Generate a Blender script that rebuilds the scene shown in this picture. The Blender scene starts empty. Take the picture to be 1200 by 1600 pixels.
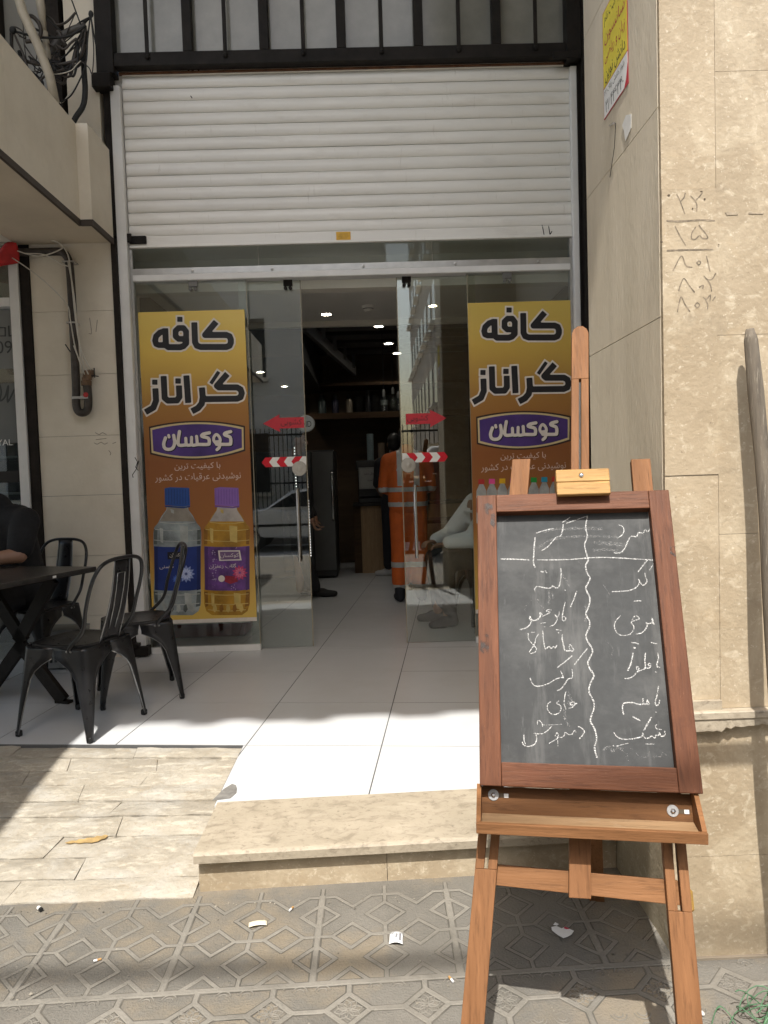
import bpy, bmesh, math, random, unicodedata
import numpy as np
from mathutils import Vector, Matrix, Euler
random.seed(7)
R = math.radians
scene = bpy.context.scene
COL = scene.collection

# ---------------------------------------------------------------- camera, world, sun, exposure
CAM_LOC = Vector((0.0, -5.1, 1.2))
FPX, PW, PH = 1130.0, 1200.0, 1600.0
YAW, PITCH, ROLL = R(0.8), R(2.75), R(1.8)
fwd = Vector((math.sin(YAW)*math.cos(PITCH), math.cos(YAW)*math.cos(PITCH), -math.sin(PITCH)))
rgt = Vector((math.cos(YAW), -math.sin(YAW), 0))
upv = rgt.cross(fwd)
IR = rgt*math.cos(ROLL) - upv*math.sin(ROLL)
IU = upv*math.cos(ROLL) + rgt*math.sin(ROLL)
cam_d = bpy.data.cameras.new("camera")
cam_d.sensor_fit = 'HORIZONTAL'
cam_d.sensor_width = 36.0
cam_d.lens = 36.0*FPX/PW
cam_d.clip_start = 0.05
cam_d.clip_end = 500
cam = bpy.data.objects.new("camera", cam_d)
COL.objects.link(cam)
cam.matrix_world = Matrix((
    (IR.x, IU.x, -fwd.x, CAM_LOC.x),
    (IR.y, IU.y, -fwd.y, CAM_LOC.y),
    (IR.z, IU.z, -fwd.z, CAM_LOC.z),
    (0, 0, 0, 1)))
scene.camera = cam

SUN_EL, SUN_AZ = R(58.5), R(9.0)      # azimuth: from the street side, a little from the left
world = bpy.data.worlds.new("World")
scene.world = world
world.use_nodes = True
wn = world.node_tree
sky = wn.nodes.new('ShaderNodeTexSky')
sky.sky_type = 'NISHITA'
sky.sun_disc = False
sky.sun_elevation = SUN_EL
sky.sun_rotation = math.pi + SUN_AZ
sky.air_density = 1.6
sky.dust_density = 4.0
wn.links.new(sky.outputs[0], wn.nodes['Background'].inputs[0])
wn.nodes['Background'].inputs[1].default_value = 0.115
sun_d = bpy.data.lights.new("sun", 'SUN')
sun_d.energy = 3.0
sun_d.angle = R(0.53)
sun_d.color = (1.0, 0.965, 0.905)
sun = bpy.data.objects.new("sun", sun_d)
COL.objects.link(sun)
to_sun = Vector((-math.sin(SUN_AZ)*math.cos(SUN_EL), -math.cos(SUN_AZ)*math.cos(SUN_EL), math.sin(SUN_EL)))
sun.rotation_euler = to_sun.to_track_quat('Z', 'Y').to_euler()
sun.location = (-3, -14, 20)
scene.view_settings.view_transform = 'Standard'
scene.view_settings.look = 'None'
scene.view_settings.exposure = 1.12
scene.view_settings.gamma = 1.0
scene.cycles.max_bounces = 10
scene.cycles.transparent_max_bounces = 24
scene.cycles.caustics_reflective = False
scene.cycles.caustics_refractive = False

def ray(px, py):
    return (fwd*FPX + IR*(px-PW/2) - IU*(py-PH/2)).normalized()
def at(px, py, Y):
    d = ray(px, py); return CAM_LOC + d*((Y-CAM_LOC.y)/d.y)
def atz(px, py, Z):
    d = ray(px, py); return CAM_LOC + d*((Z-CAM_LOC.z)/d.z)
def atx(px, py, X):
    d = ray(px, py); return CAM_LOC + d*((X-CAM_LOC.x)/d.x)

# ---------------------------------------------------------------- mesh builder
class MB:
    def __init__(s): s.v = []; s.f = []
    def add(s, vs, fs):
        o = len(s.v); s.v += [tuple(v) for v in vs]; s.f += [tuple(i+o for i in f) for f in fs]; return s
    def box(s, a, b, bev=0.0):
        x0,x1 = sorted((a[0],b[0])); y0,y1 = sorted((a[1],b[1])); z0,z1 = sorted((a[2],b[2]))
        return s.obox(Vector(((x0+x1)/2,(y0+y1)/2,(z0+z1)/2)), Vector((1,0,0)), Vector((0,1,0)), Vector((0,0,1)), ((x1-x0)/2,(y1-y0)/2,(z1-z0)/2), bev)
    def obox(s, c, X, Y, Z, h, bev=0.0):
        hx,hy,hz = h
        c = Vector(c)
        if bev <= 0 or bev >= min(h):
            vs = [c+X*(hx*i)+Y*(hy*j)+Z*(hz*k) for i in(-1,1) for j in(-1,1) for k in(-1,1)]
            return s.add(vs, [(0,1,3,2),(4,6,7,5),(0,4,5,1),(2,3,7,6),(0,2,6,4),(1,5,7,3)])
        vs = []; idx = {}
        for i in(-1,1):
            for j in(-1,1):
                for k in(-1,1):
                    for a in range(3):
                        d = [hx-bev,hy-bev,hz-bev]; d[a] += bev
                        idx[(i,j,k,a)] = len(vs)
                        vs.append(c+X*(d[0]*i)+Y*(d[1]*j)+Z*(d[2]*k))
        fs = []
        for i in(-1,1):
            q=[idx[(i,j,k,0)] for j,k in((-1,-1),(1,-1),(1,1),(-1,1))]; fs.append(q if i>0 else q[::-1])
            q=[idx[(j,i,k,1)] for j,k in((-1,-1),(-1,1),(1,1),(1,-1))]; fs.append(q if i>0 else q[::-1])
            q=[idx[(j,k,i,2)] for j,k in((-1,-1),(1,-1),(1,1),(-1,1))]; fs.append(q if i>0 else q[::-1])
        for i in(-1,1):
            for j in(-1,1):
                fs.append([idx[(i,j,-1,0)],idx[(i,j,1,0)],idx[(i,j,1,1)],idx[(i,j,-1,1)]])
                fs.append([idx[(i,-1,j,0)],idx[(i,1,j,0)],idx[(i,1,j,2)],idx[(i,-1,j,2)]])
                fs.append([idx[(-1,i,j,1)],idx[(1,i,j,1)],idx[(1,i,j,2)],idx[(-1,i,j,2)]])
                for k in(-1,1): fs.append([idx[(i,j,k,0)],idx[(i,j,k,1)],idx[(i,j,k,2)]])
        return s.add(vs, fs)
    def bar(s, p, q, w, d, side=None, bev=0.0):
        p=Vector(p); q=Vector(q); Z=(q-p).normalized()
        sd = Vector(side) if side is not None else (Vector((0,1,0)) if abs(Z.y)<.9 else Vector((1,0,0)))
        X = Z.cross(sd).normalized(); Y = Z.cross(X).normalized()
        return s.obox((p+q)/2, X, Y, Z, (w/2,d/2,(q-p).length/2), bev)
    def tube(s, pts, r, n=8, cap=True, closed=False):
        pts=[Vector(p) for p in pts]; N=len(pts)
        rs = r if isinstance(r,(list,tuple)) else [r]*N
        rings=[]; pn=None
        for i,p in enumerate(pts):
            if closed: t=(pts[(i+1)%N]-pts[i-1])
            else: t=(pts[min(i+1,N-1)]-pts[max(i-1,0)])
            t = t.normalized() if t.length>1e-9 else Vector((0,0,1))
            if pn is None:
                a = Vector((0,0,1)) if abs(t.z)<.9 else Vector((1,0,0))
                nn=t.cross(a).normalized()
            else:
                nn=(pn-t*pn.dot(t)); nn = nn.normalized() if nn.length>1e-6 else t.orthogonal().normalized()
            pn=nn; b=t.cross(nn)
            rings.append([p+(nn*math.cos(2*math.pi*k/n)+b*math.sin(2*math.pi*k/n))*rs[i] for k in range(n)])
        vs=[v for rg in rings for v in rg]; fs=[]
        for i in range(N if closed else N-1):
            a=i*n; c=((i+1)%N)*n
            for k in range(n):
                fs.append((a+k,a+(k+1)%n,c+(k+1)%n,c+k))
        if cap and not closed:
            fs.append(tuple(range(n))[::-1]); fs.append(tuple((N-1)*n+k for k in range(n)))
        return s.add(vs,fs)
    def lathe(s, c, prof, n=20, axis='Z'):
        c=Vector(c); vs=[]; fs=[]
        for (r,z) in prof:
            for k in range(n):
                a=2*math.pi*k/n; x=r*math.cos(a); y=r*math.sin(a)
                if axis=='Z': vs.append(c+Vector((x,y,z)))
                elif axis=='Y': vs.append(c+Vector((x,z,y)))
                else: vs.append(c+Vector((z,x,y)))
        for i in range(len(prof)-1):
            for k in range(n):
                fs.append((i*n+k,i*n+(k+1)%n,(i+1)*n+(k+1)%n,(i+1)*n+k))
        fs.append(tuple(range(n))[::-1]); fs.append(tuple((len(prof)-1)*n+k for k in range(n)))
        return s.add(vs,fs)
    def prism(s, poly, o, X, Y, N, t):
        """polygon in the (X,Y) plane at o, extruded by t along N"""
        o=Vector(o); n=len(poly)
        a=[o+X*p[0]+Y*p[1] for p in poly]; b=[v+N*t for v in a]
        fs=[tuple(range(n))[::-1], tuple(range(n,2*n))]
        for i in range(n): fs.append((i,(i+1)%n,n+(i+1)%n,n+i))
        return s.add(a+b,fs)
    def grid(s, fn, nu, nv, closeu=False):
        vs=[fn(i/(nu if closeu else nu-1), j/(nv-1)) for i in range(nu) for j in range(nv)]
        fs=[]
        for i in range(nu if closeu else nu-1):
            for j in range(nv-1):
                a=i*nv+j; b=((i+1)%nu)*nv+j
                fs.append((a,b,b+1,a+1))
        return s.add(vs,fs)
    def ball(s, c, r, n=12, m=8, rot=None):
        c=Vector(c); r = r if isinstance(r,(tuple,list)) else (r,r,r)
        M = rot.to_matrix() if rot is not None else Matrix.Identity(3)
        vs=[c+M@Vector((0,0,-r[2]))]; fs=[]
        for j in range(1,m):
            ph=-math.pi/2+math.pi*j/m
            for k in range(n):
                a=2*math.pi*k/n
                vs.append(c+M@Vector((r[0]*math.cos(ph)*math.cos(a),r[1]*math.cos(ph)*math.sin(a),r[2]*math.sin(ph))))
        vs.append(c+M@Vector((0,0,r[2])))
        for k in range(n): fs.append((0,1+(k+1)%n,1+k))
        for j in range(m-2):
            for k in range(n):
                a=1+j*n; fs.append((a+k,a+(k+1)%n,a+n+(k+1)%n,a+n+k))
        L=len(vs)-1; a=1+(m-2)*n
        for k in range(n): fs.append((a+k,a+(k+1)%n,L))
        return s.add(vs,fs)
    def caps(s, p, r1, q, r2, n=12):
        p=Vector(p); q=Vector(q); d=(q-p).normalized(); a=[]; rr=[]
        for i in range(5):
            t=math.pi/2*(1-i/4); a.append(p-d*r1*math.sin(t)); rr.append(max(r1*math.cos(t),1e-4))
        for i in range(5):
            t=math.pi/2*(i/4); a.append(q+d*r2*math.sin(t)); rr.append(max(r2*math.cos(t),1e-4))
        return s.tube(a,rr,n)
    def xf(s, M):
        s.v=[tuple(M@Vector(v)) for v in s.v]; return s

def obj(name, mb, mat, parent=None, smooth=False, auto=None, bevel=0):
    me = bpy.data.meshes.new(name)
    me.from_pydata([tuple(v) for v in mb.v], [], mb.f)
    me.update()
    if smooth:
        me.polygons.foreach_set('use_smooth', [True]*len(me.polygons))
    if auto is not None and smooth:
        me.set_sharp_from_angle(angle=R(auto))
    if mat is not None: me.materials.append(mat)
    o = bpy.data.objects.new(name, me)
    COL.objects.link(o)
    if parent is not None:
        o.parent = parent
        if parent.type == 'EMPTY' and not parent.get('_local'):
            o.location = -Vector(parent.location)
    if bevel:
        b=o.modifiers.new('bevel','BEVEL'); b.width=bevel; b.segments=2; b.limit_method='ANGLE'; b.angle_limit=R(40)
    return o
def rebase(o):
    """put a one-mesh thing's origin at its base"""
    vs=[v.co for v in o.data.vertices]
    c=Vector((sum(v.x for v in vs)/len(vs), sum(v.y for v in vs)/len(vs), min(v.z for v in vs)))
    o.data.transform(Matrix.Translation(-c)); o.location=c
    return o
def tag(o, label, cat, group=None):
    o['label']=label; o['category']=cat
    if group: o['group']=group
    if o.type=='MESH' and o.parent is None and o.location.length==0 and not o.get('_local'): rebase(o)
    return o
def thing(name, label, cat, loc=(0,0,0), group=None, local=False, rotz=0):
    o=bpy.data.objects.new(name,None); COL.objects.link(o)
    o.location=loc; o.rotation_euler=(0,0,rotz); o.empty_display_size=.1
    o['label']=label; o['category']=cat
    if group: o['group']=group
    if local: o['_local']=1
    return o
def struct(name, mb, mat, smooth=False, auto=None):
    o=obj(name,mb,mat,None,smooth,auto); o['kind']='structure'; return o
def copytree(o, parent=None):
    c=o.copy(); COL.objects.link(c)
    if parent is not None: c.parent=parent
    for ch in list(o.children): copytree(ch,c)
    return c
def smooth_path(pts, n=6):
    pts=[Vector(p) for p in pts]
    if len(pts)<3: return pts
    out=[]
    P=[pts[0]*2-pts[1]]+pts+[pts[-1]*2-pts[-2]]
    for i in range(1,len(P)-2):
        for k in range(n):
            t=k/n; a,b,c,d=P[i-1],P[i],P[i+1],P[i+2]
            out.append(.5*((2*b)+(c-a)*t+(2*a-5*b+4*c-d)*t*t+(3*b-a-3*c+d)*t**3))
    out.append(pts[-1]); return out

# ---------------------------------------------------------------- lettering
_sh={}
for _c in list(range(0xFB50,0xFDFF))+list(range(0xFE80,0xFEFD)):
    d=unicodedata.decomposition(chr(_c)).split()
    if len(d)==2 and d[0] in('<isolated>','<initial>','<medial>','<final>'):
        _sh.setdefault(chr(int(d[1],16)),{}).setdefault({'<isolated>':'s','<initial>':'i','<medial>':'m','<final>':'f'}[d[0]],chr(_c))
def fa(t):
    """joined letter shapes, laid out right to left"""
    out=[]
    for i,c in enumerate(t):
        f=_sh.get(c)
        if not f: out.append(c); continue
        p=_sh.get(t[i-1],{}) if i>0 else {}
        n=_sh.get(t[i+1],{}) if i+1<len(t) else {}
        jp='i' in p and 'f' in f
        jn='i' in f and 'f' in n
        out.append(f.get('m' if jp and jn else 'f' if jp else 'i' if jn else 's',c))
    return ''.join(out[::-1])
def text_mesh(txt, o, X, Y, height, width=None, align='CENTER', thick=0.0):
    """font lettering laid on the plane (o,X,Y); scaled to a cap box of the given height, or to width"""
    cu=bpy.data.curves.new('lettering','FONT'); cu.body=txt; cu.align_x='LEFT'
    ob=bpy.data.objects.new('lettering',cu); COL.objects.link(ob)
    bpy.context.view_layer.update()
    dg=bpy.context.evaluated_depsgraph_get()
    me=bpy.data.meshes.new_from_object(ob.evaluated_get(dg))
    vs=[v.co.copy() for v in me.vertices]; fs=[tuple(p.vertices) for p in me.polygons]
    bpy.data.objects.remove(ob); bpy.data.curves.remove(cu); bpy.data.meshes.remove(me)
    mb=MB()
    if not vs: return mb
    x0=min(v.x for v in vs); x1=max(v.x for v in vs); y0=min(v.y for v in vs); y1=max(v.y for v in vs)
    sy=height/(y1-y0) if height else width/(x1-x0)
    sx=width/(x1-x0) if width else sy
    cx={'CENTER':(x0+x1)/2,'LEFT':x0,'RIGHT':x1}[align]; cy=(y0+y1)/2
    o=Vector(o)
    mb.add([o+X*((v.x-cx)*sx)+Y*((v.y-cy)*sy) for v in vs], fs)
    return mb
def stroke_field(strokes, res, pad, cap='round', jitter=0, seed=1):
    """strokes: list of (points, width) in plane units -> marching-squares polygons of their union"""
    P=np.array([p for s,_ in strokes for p in s],float)
    wm=max(w for _,w in strokes)
    lo=P.min(0)-wm-pad; hi=P.max(0)+wm+pad
    nx=int((hi[0]-lo[0])/res)+2; ny=int((hi[1]-lo[1])/res)+2
    gx=lo[0]+np.arange(nx)*res; gy=lo[1]+np.arange(ny)*res
    D=np.full((nx,ny),1e3)
    rnd=np.random.RandomState(seed)
    for pts,w in strokes:
        pts=np.array(pts,float)
        if len(pts)==1: pts=np.vstack([pts,pts+1e-5])
        for i in range(len(pts)-1):
            a,b=pts[i],pts[i+1]
            m=w*1.2+pad+res*2
            i0=max(int((min(a[0],b[0])-m-lo[0])/res),0); i1=min(int((max(a[0],b[0])+m-lo[0])/res)+2,nx)
            j0=max(int((min(a[1],b[1])-m-lo[1])/res),0); j1=min(int((max(a[1],b[1])+m-lo[1])/res)+2,ny)
            X,Y=np.meshgrid(gx[i0:i1],gy[j0:j1],indexing='ij')
            d=b-a; L=np.hypot(*d)+1e-9; u=d/L
            rx=X-a[0]; ry=Y-a[1]
            s=rx*u[0]+ry*u[1]; n=-rx*u[1]+ry*u[0]
            ww=w*(1+jitter*(rnd.rand()-.5))
            if cap=='flat':
                q=np.maximum(np.abs(s-L/2)-L/2, np.abs(n)-ww/2)
                if 0<i: # joint disc
                    q=np.minimum(q, np.hypot(rx,ry)-ww/2)
            else:
                t=np.clip(s,0,L); q=np.hypot(s-t,n)-ww/2
            D[i0:i1,j0:j1]=np.minimum(D[i0:i1,j0:j1],q)
    return D,lo,res
def field_mesh(D, lo, res, put, off=0.0):
    D=D-off; nx,ny=D.shape; mb=MB(); vid={}
    def V(key,x,y):
        if key not in vid:
            vid[key]=len(mb.v); mb.v.append(tuple(put(x,y)))
        return vid[key]
    ins=D<0
    cnt=ins[:-1,:-1].astype(int)+ins[1:,:-1]+ins[1:,1:]+ins[:-1,1:]
    for i,j in zip(*np.nonzero(cnt)):
        c=[(i,j),(i+1,j),(i+1,j+1),(i,j+1)]; poly=[]
        for k in range(4):
            a=c[k]; b=c[(k+1)%4]; da=D[a]; db=D[b]
            if da<0: poly.append(V(a,lo[0]+a[0]*res,lo[1]+a[1]*res))
            if (da<0)!=(db<0):
                t=da/(da-db); key=(min(a,b),max(a,b))
                poly.append(V(key,lo[0]+(a[0]+(b[0]-a[0])*t)*res,lo[1]+(a[1]+(b[1]-a[1])*t)*res))
        if len(poly)>=3: mb.f.append(tuple(poly))
    return mb
def sm2(pts,n=5):
    return [(v.x,v.y) for v in smooth_path([Vector((p[0],p[1],0)) for p in pts],n)]

# ---------------------------------------------------------------- materials
MATS={}
def nodes(m): return m.node_tree.nodes, m.node_tree.links
def pbr(name, col, rough=.55, metal=0, var=.12, scale=6, bump=0, bscale=60, col2=None, mixscale=None, spec=None, stretch=None, island=0, coat=0):
    """principled material with procedural colour variation and bump in object space"""
    m=bpy.data.materials.new(name); m.use_nodes=True; n,l=nodes(m); b=n['Principled BSDF']
    b.inputs['Roughness'].default_value=rough; b.inputs['Metallic'].default_value=metal
    if spec is not None: b.inputs['Specular IOR Level'].default_value=spec
    if coat: b.inputs['Coat Weight'].default_value=coat
    tc=n.new('ShaderNodeTexCoord'); vec=tc.outputs['Object']
    if stretch:
        mp=n.new('ShaderNodeMapping'); mp.inputs['Scale'].default_value=stretch; l.new(vec,mp.inputs[0]); vec=mp.outputs[0]
    nz=n.new('ShaderNodeTexNoise'); nz.inputs['Scale'].default_value=mixscale or scale; nz.inputs['Detail'].default_value=6; nz.inputs['Roughness'].default_value=.62
    l.new(vec,nz.inputs['Vector'])
    c2=col2 or tuple(min(1,c*(1-var*1.6)) for c in col)
    c1=col if col2 else tuple(min(1,c*(1+var)) for c in col)
    rp=n.new('ShaderNodeValToRGB'); rp.color_ramp.elements[0].position=.3; rp.color_ramp.elements[1].position=.7
    rp.color_ramp.elements[0].color=(*c2,1); rp.color_ramp.elements[1].color=(*c1,1)
    l.new(nz.outputs['Fac'],rp.inputs[0]); out=rp.outputs[0]
    if island:
        gi=n.new('ShaderNodeNewGeometry'); mr=n.new('ShaderNodeMapRange'); mr.inputs['To Min'].default_value=1-island; mr.inputs['To Max'].default_value=1+island
        l.new(gi.outputs['Random Per Island'],mr.inputs[0])
        vm=n.new('ShaderNodeVectorMath'); vm.operation='SCALE'; l.new(out,vm.inputs[0]); l.new(mr.outputs[0],vm.inputs['Scale']); out=vm.outputs[0]
    l.new(out,b.inputs['Base Color'])
    if bump:
        n2=n.new('ShaderNodeTexNoise'); n2.inputs['Scale'].default_value=bscale; n2.inputs['Detail'].default_value=5; l.new(vec,n2.inputs['Vector'])
        bp=n.new('ShaderNodeBump'); bp.inputs['Strength'].default_value=min(bump,1); bp.inputs['Distance'].default_value=.004
        l.new(n2.outputs['Fac'],bp.inputs['Height']); l.new(bp.outputs[0],b.inputs['Normal'])
        mr=n.new('ShaderNodeMapRange'); mr.inputs['To Min'].default_value=max(rough-.1,0.02); mr.inputs['To Max'].default_value=min(rough+.12,1)
        l.new(n2.outputs['Fac'],mr.inputs[0]); l.new(mr.outputs[0],b.inputs['Roughness'])
    MATS[name]=m; return m
def add_layer(m, col, scale, lo, hi, stretch=None, kind='noise', detail=8, seed=0, amount=1.0):
    """mix a second colour in where a noise passes a threshold (veins, dirt, pits)"""
    n,l=nodes(m); b=n['Principled BSDF']; src=b.inputs['Base Color'].links[0].from_socket
    tc=n.new('ShaderNodeTexCoord'); mp=n.new('ShaderNodeMapping'); mp.inputs['Location'].default_value=(seed*3.1,seed*1.7,seed*.9)
    mp.inputs['Scale'].default_value=stretch or (1,1,1); l.new(tc.outputs['Object'],mp.inputs[0])
    if kind=='voronoi':
        t=n.new('ShaderNodeTexVoronoi'); t.inputs['Scale'].default_value=scale; o=t.outputs['Distance']
    else:
        t=n.new('ShaderNodeTexNoise'); t.inputs['Scale'].default_value=scale; t.inputs['Detail'].default_value=detail; t.inputs['Roughness'].default_value=.65; t.inputs['Distortion'].default_value=.6 if kind=='vein' else 0; o=t.outputs['Fac']
    l.new(mp.outputs[0],t.inputs['Vector'])
    mr=n.new('ShaderNodeMapRange'); mr.inputs['From Min'].default_value=lo; mr.inputs['From Max'].default_value=hi; mr.inputs['To Max'].default_value=amount
    l.new(o,mr.inputs[0])
    mx=n.new('ShaderNodeMix'); mx.data_type='RGBA'; l.new(mr.outputs[0],mx.inputs['Factor']); l.new(src,mx.inputs[6]); mx.inputs[7].default_value=(*col,1)
    l.new(mx.outputs[2],b.inputs['Base Color']); return m
def glass(name, tint=(.86,.90,.88), refl=1.0):
    m=bpy.data.materials.new(name); m.use_nodes=True; n,l=nodes(m); n.remove(n['Principled BSDF'])
    tr=n.new('ShaderNodeBsdfTransparent'); tr.inputs[0].default_value=(*tint,1)
    gl=n.new('ShaderNodeBsdfGlossy'); gl.inputs['Roughness'].default_value=.0; gl.inputs['Color'].default_value=(1,1,1,1)
    lw=n.new('ShaderNodeLayerWeight'); lw.inputs['Blend'].default_value=.5
    pw=n.new('ShaderNodeMath'); pw.operation='POWER'; pw.inputs[1].default_value=4.0; l.new(lw.outputs['Facing'],pw.inputs[0])
    ma=n.new('ShaderNodeMath'); ma.operation='MULTIPLY_ADD'; ma.inputs[1].default_value=.93; ma.inputs[2].default_value=.115*refl; l.new(pw.outputs[0],ma.inputs[0])
    mx=n.new('ShaderNodeMixShader'); l.new(ma.outputs[0],mx.inputs[0]); l.new(tr.outputs[0],mx.inputs[1]); l.new(gl.outputs[0],mx.inputs[2])
    l.new(mx.outputs[0],n['Material Output'].inputs[0]); return m
def emit(name,col,s):
    m=bpy.data.materials.new(name); m.use_nodes=True; n,l=nodes(m); b=n['Principled BSDF']
    b.inputs['Base Color'].default_value=(*col,1); b.inputs['Emission Color'].default_value=(*col,1); b.inputs['Emission Strength'].default_value=s; return m
def flat(name,col,rough=.5,var=.05,scale=30): return pbr(name,col,rough,0,var,scale)
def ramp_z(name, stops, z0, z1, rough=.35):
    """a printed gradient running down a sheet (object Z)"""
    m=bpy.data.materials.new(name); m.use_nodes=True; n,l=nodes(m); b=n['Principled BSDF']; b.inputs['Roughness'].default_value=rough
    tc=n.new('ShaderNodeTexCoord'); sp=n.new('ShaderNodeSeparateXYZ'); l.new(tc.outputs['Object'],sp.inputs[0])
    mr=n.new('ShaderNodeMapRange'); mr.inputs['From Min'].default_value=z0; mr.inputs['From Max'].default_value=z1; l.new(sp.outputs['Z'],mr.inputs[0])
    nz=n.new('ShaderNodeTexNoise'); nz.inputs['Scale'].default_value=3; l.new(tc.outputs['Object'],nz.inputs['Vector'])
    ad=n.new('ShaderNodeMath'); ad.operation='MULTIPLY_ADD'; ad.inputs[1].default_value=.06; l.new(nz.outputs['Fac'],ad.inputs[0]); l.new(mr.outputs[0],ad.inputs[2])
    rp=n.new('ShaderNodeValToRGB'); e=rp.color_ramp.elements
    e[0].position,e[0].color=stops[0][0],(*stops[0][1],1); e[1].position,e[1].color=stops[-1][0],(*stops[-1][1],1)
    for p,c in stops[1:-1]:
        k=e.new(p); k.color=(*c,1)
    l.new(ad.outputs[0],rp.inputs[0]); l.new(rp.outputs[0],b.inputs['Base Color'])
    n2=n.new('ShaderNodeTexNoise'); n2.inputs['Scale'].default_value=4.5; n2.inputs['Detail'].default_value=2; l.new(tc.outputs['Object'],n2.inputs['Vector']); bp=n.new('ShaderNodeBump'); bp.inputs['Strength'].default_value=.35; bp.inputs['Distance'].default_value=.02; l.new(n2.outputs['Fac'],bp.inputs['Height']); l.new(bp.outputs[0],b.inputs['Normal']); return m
def wood(name, c1, c2, axis='z', rough=.5, scale=1.0, dark=None):
    st={'z':(14,14,1.2),'x':(1.2,14,14),'y':(14,1.2,14)}[axis]
    m=pbr(name,c1,min(rough+.16,1),0,0,2.2*scale,.25,18,col2=c2,stretch=st,spec=.22)
    add_layer(m,tuple(min(c*1.45,1) for c in c1),3.1*scale,.54,.72,stretch=tuple(s*.9 for s in st),seed=4,amount=.55)
    add_layer(m,tuple(c*.45 for c in c2),7*scale,.53,.70,stretch=tuple(s*1.6 for s in st),seed=2,amount=.6)
    if dark: add_layer(m,dark,5,.62,.78,seed=5,amount=.75)
    return m

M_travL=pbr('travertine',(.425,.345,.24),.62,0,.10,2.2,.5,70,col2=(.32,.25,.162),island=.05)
add_layer(M_travL,(.56,.475,.345),6,.50,.68,kind='vein',stretch=(1,1,.7),seed=6,amount=.6)
add_layer(M_travL,(.62,.54,.41),30,.54,.68,kind='vein',stretch=(1,1,1.2),seed=1,amount=.55)
add_layer(M_travL,(.70,.62,.49),80,.61,.68,stretch=(1,1,1.2),seed=15,amount=.6)
add_layer(M_travL,(.33,.265,.18),1.6,.52,.72,stretch=(1.4,1,.5),seed=33,amount=.45)
add_layer(M_travL,(.42,.32,.20),11,.58,.76,kind='vein',seed=21,amount=.6)
add_layer(M_travL,(.17,.125,.08),70,.665,.71,seed=3,amount=.75)
add_layer(M_travL,(.27,.215,.145),7,.60,.70,kind='vein',stretch=(1,1,3.0),seed=51,amount=.5)
M_travS=pbr('travertine_slab',(.43,.37,.285),.6,0,.1,5,.4,80,col2=(.35,.30,.225))
M_travD=pbr('travertine_side_lit',(.70,.62,.49),.6,0,.1,2.5,.4,60,col2=(.56,.49,.375),stretch=(1,2.5,.5))  # paler than the front stone: grazing sunlight put into the colour
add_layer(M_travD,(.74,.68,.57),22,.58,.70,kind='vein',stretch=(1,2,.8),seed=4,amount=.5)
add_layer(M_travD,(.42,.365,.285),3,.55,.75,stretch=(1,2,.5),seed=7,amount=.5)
add_layer(M_travS,(.20,.165,.12),17,.50,.66,stretch=(.9,1.4,1.4),kind='vein',seed=4,amount=.6)
add_layer(M_travS,(.16,.13,.095),45,.56,.66,stretch=(.9,1.3,1.3),kind='vein',seed=14,amount=.6)
add_layer(M_travS,(.50,.44,.345),8,.55,.7,stretch=(.7,1.6,1.6),seed=24,amount=.5)
M_trav_wall=pbr('stone_cladding',(.77,.70,.585),.6,0,.06,3,.3,60,col2=(.66,.59,.475))
add_layer(M_trav_wall,(.56,.50,.40),6,.56,.8,seed=8,amount=.4)
M_groove=pbr('dark_groove',(.10,.075,.05),.9)
M_tile=pbr('white_tile',(.60,.607,.615),.27,0,.02,2,spec=.4)
add_layer(M_tile,(.52,.505,.48),3,.45,.85,seed=2,amount=.4)
add_layer(M_tile,(.42,.39,.35),70,.69,.74,seed=12,amount=.5)
M_grout=pbr('tile_grout',(.10,.10,.10),.9)
M_ramp=pbr('ramp_stone',(.40,.36,.295),.8,0,.12,7,.9,28,col2=(.285,.25,.195),island=.12)
M_ramp.node_tree.nodes['Bump'].inputs['Distance'].default_value=.012
add_layer(M_ramp,(.55,.50,.41),11,.52,.66,stretch=(1,2.5,2),kind='vein',seed=1,amount=.7)
add_layer(M_ramp,(.42,.40,.36),4,.5,.66,stretch=(1,1.5,1),kind='vein',seed=31,amount=.6)
add_layer(M_ramp,(.30,.25,.175),60,.56,.68,seed=41,amount=.6)
add_layer(M_ramp,(.27,.21,.14),13,.58,.75,stretch=(1,2,2),seed=9,amount=.6)
M_mortar=pbr('mortar',(.24,.20,.15),.95)
M_pave=pbr('paving',(.182,.169,.146),.85,0,.15,4,1.0,170,col2=(.13,.121,.104))
add_layer(M_pave,(.265,.212,.14),3.1,.48,.64,seed=4,amount=.55)
add_layer(M_pave,(.19,.165,.135),5,.55,.74,seed=11,amount=.6)
add_layer(M_pave,(.13,.12,.10),90,.60,.68,seed=13,amount=.6)
M_pave_grime=pbr('paving_grime',(.115,.105,.088),.9,0,.3,12)
M_pave_line=pbr('paving_ridge',(.245,.227,.195),.85,0,.2,5,.9,90,col2=(.15,.138,.117))
M_black=pbr('black_steel',(.016,.013,.011),.6,0,.3,8,.2,40,spec=.2)
M_blackpaint=pbr('black_paint',(.024,.019,.016),.7,0,.3,9,.25,50,spec=.2)
M_white=pbr('white_frame',(.78,.77,.75),.42,0,.05,5,.1,40)
add_layer(M_white,(.42,.38,.32),7,.62,.8,stretch=(3,3,.6),seed=3,amount=.5)
M_shut=pbr('shutter_slat',(.84,.815,.765),.34,0,.03,3,.06,20,stretch=(.6,4,4),island=.025)
add_layer(M_shut,(.56,.52,.45),5,.55,.8,stretch=(.5,2,2.2),seed=2,amount=.45)
add_layer(M_shut,(.45,.40,.33),14,.62,.74,stretch=(2.5,1,.35),seed=5,amount=.35)
M_alu=pbr('aluminium',(.52,.51,.49),.35,.7,.1,12)
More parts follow.
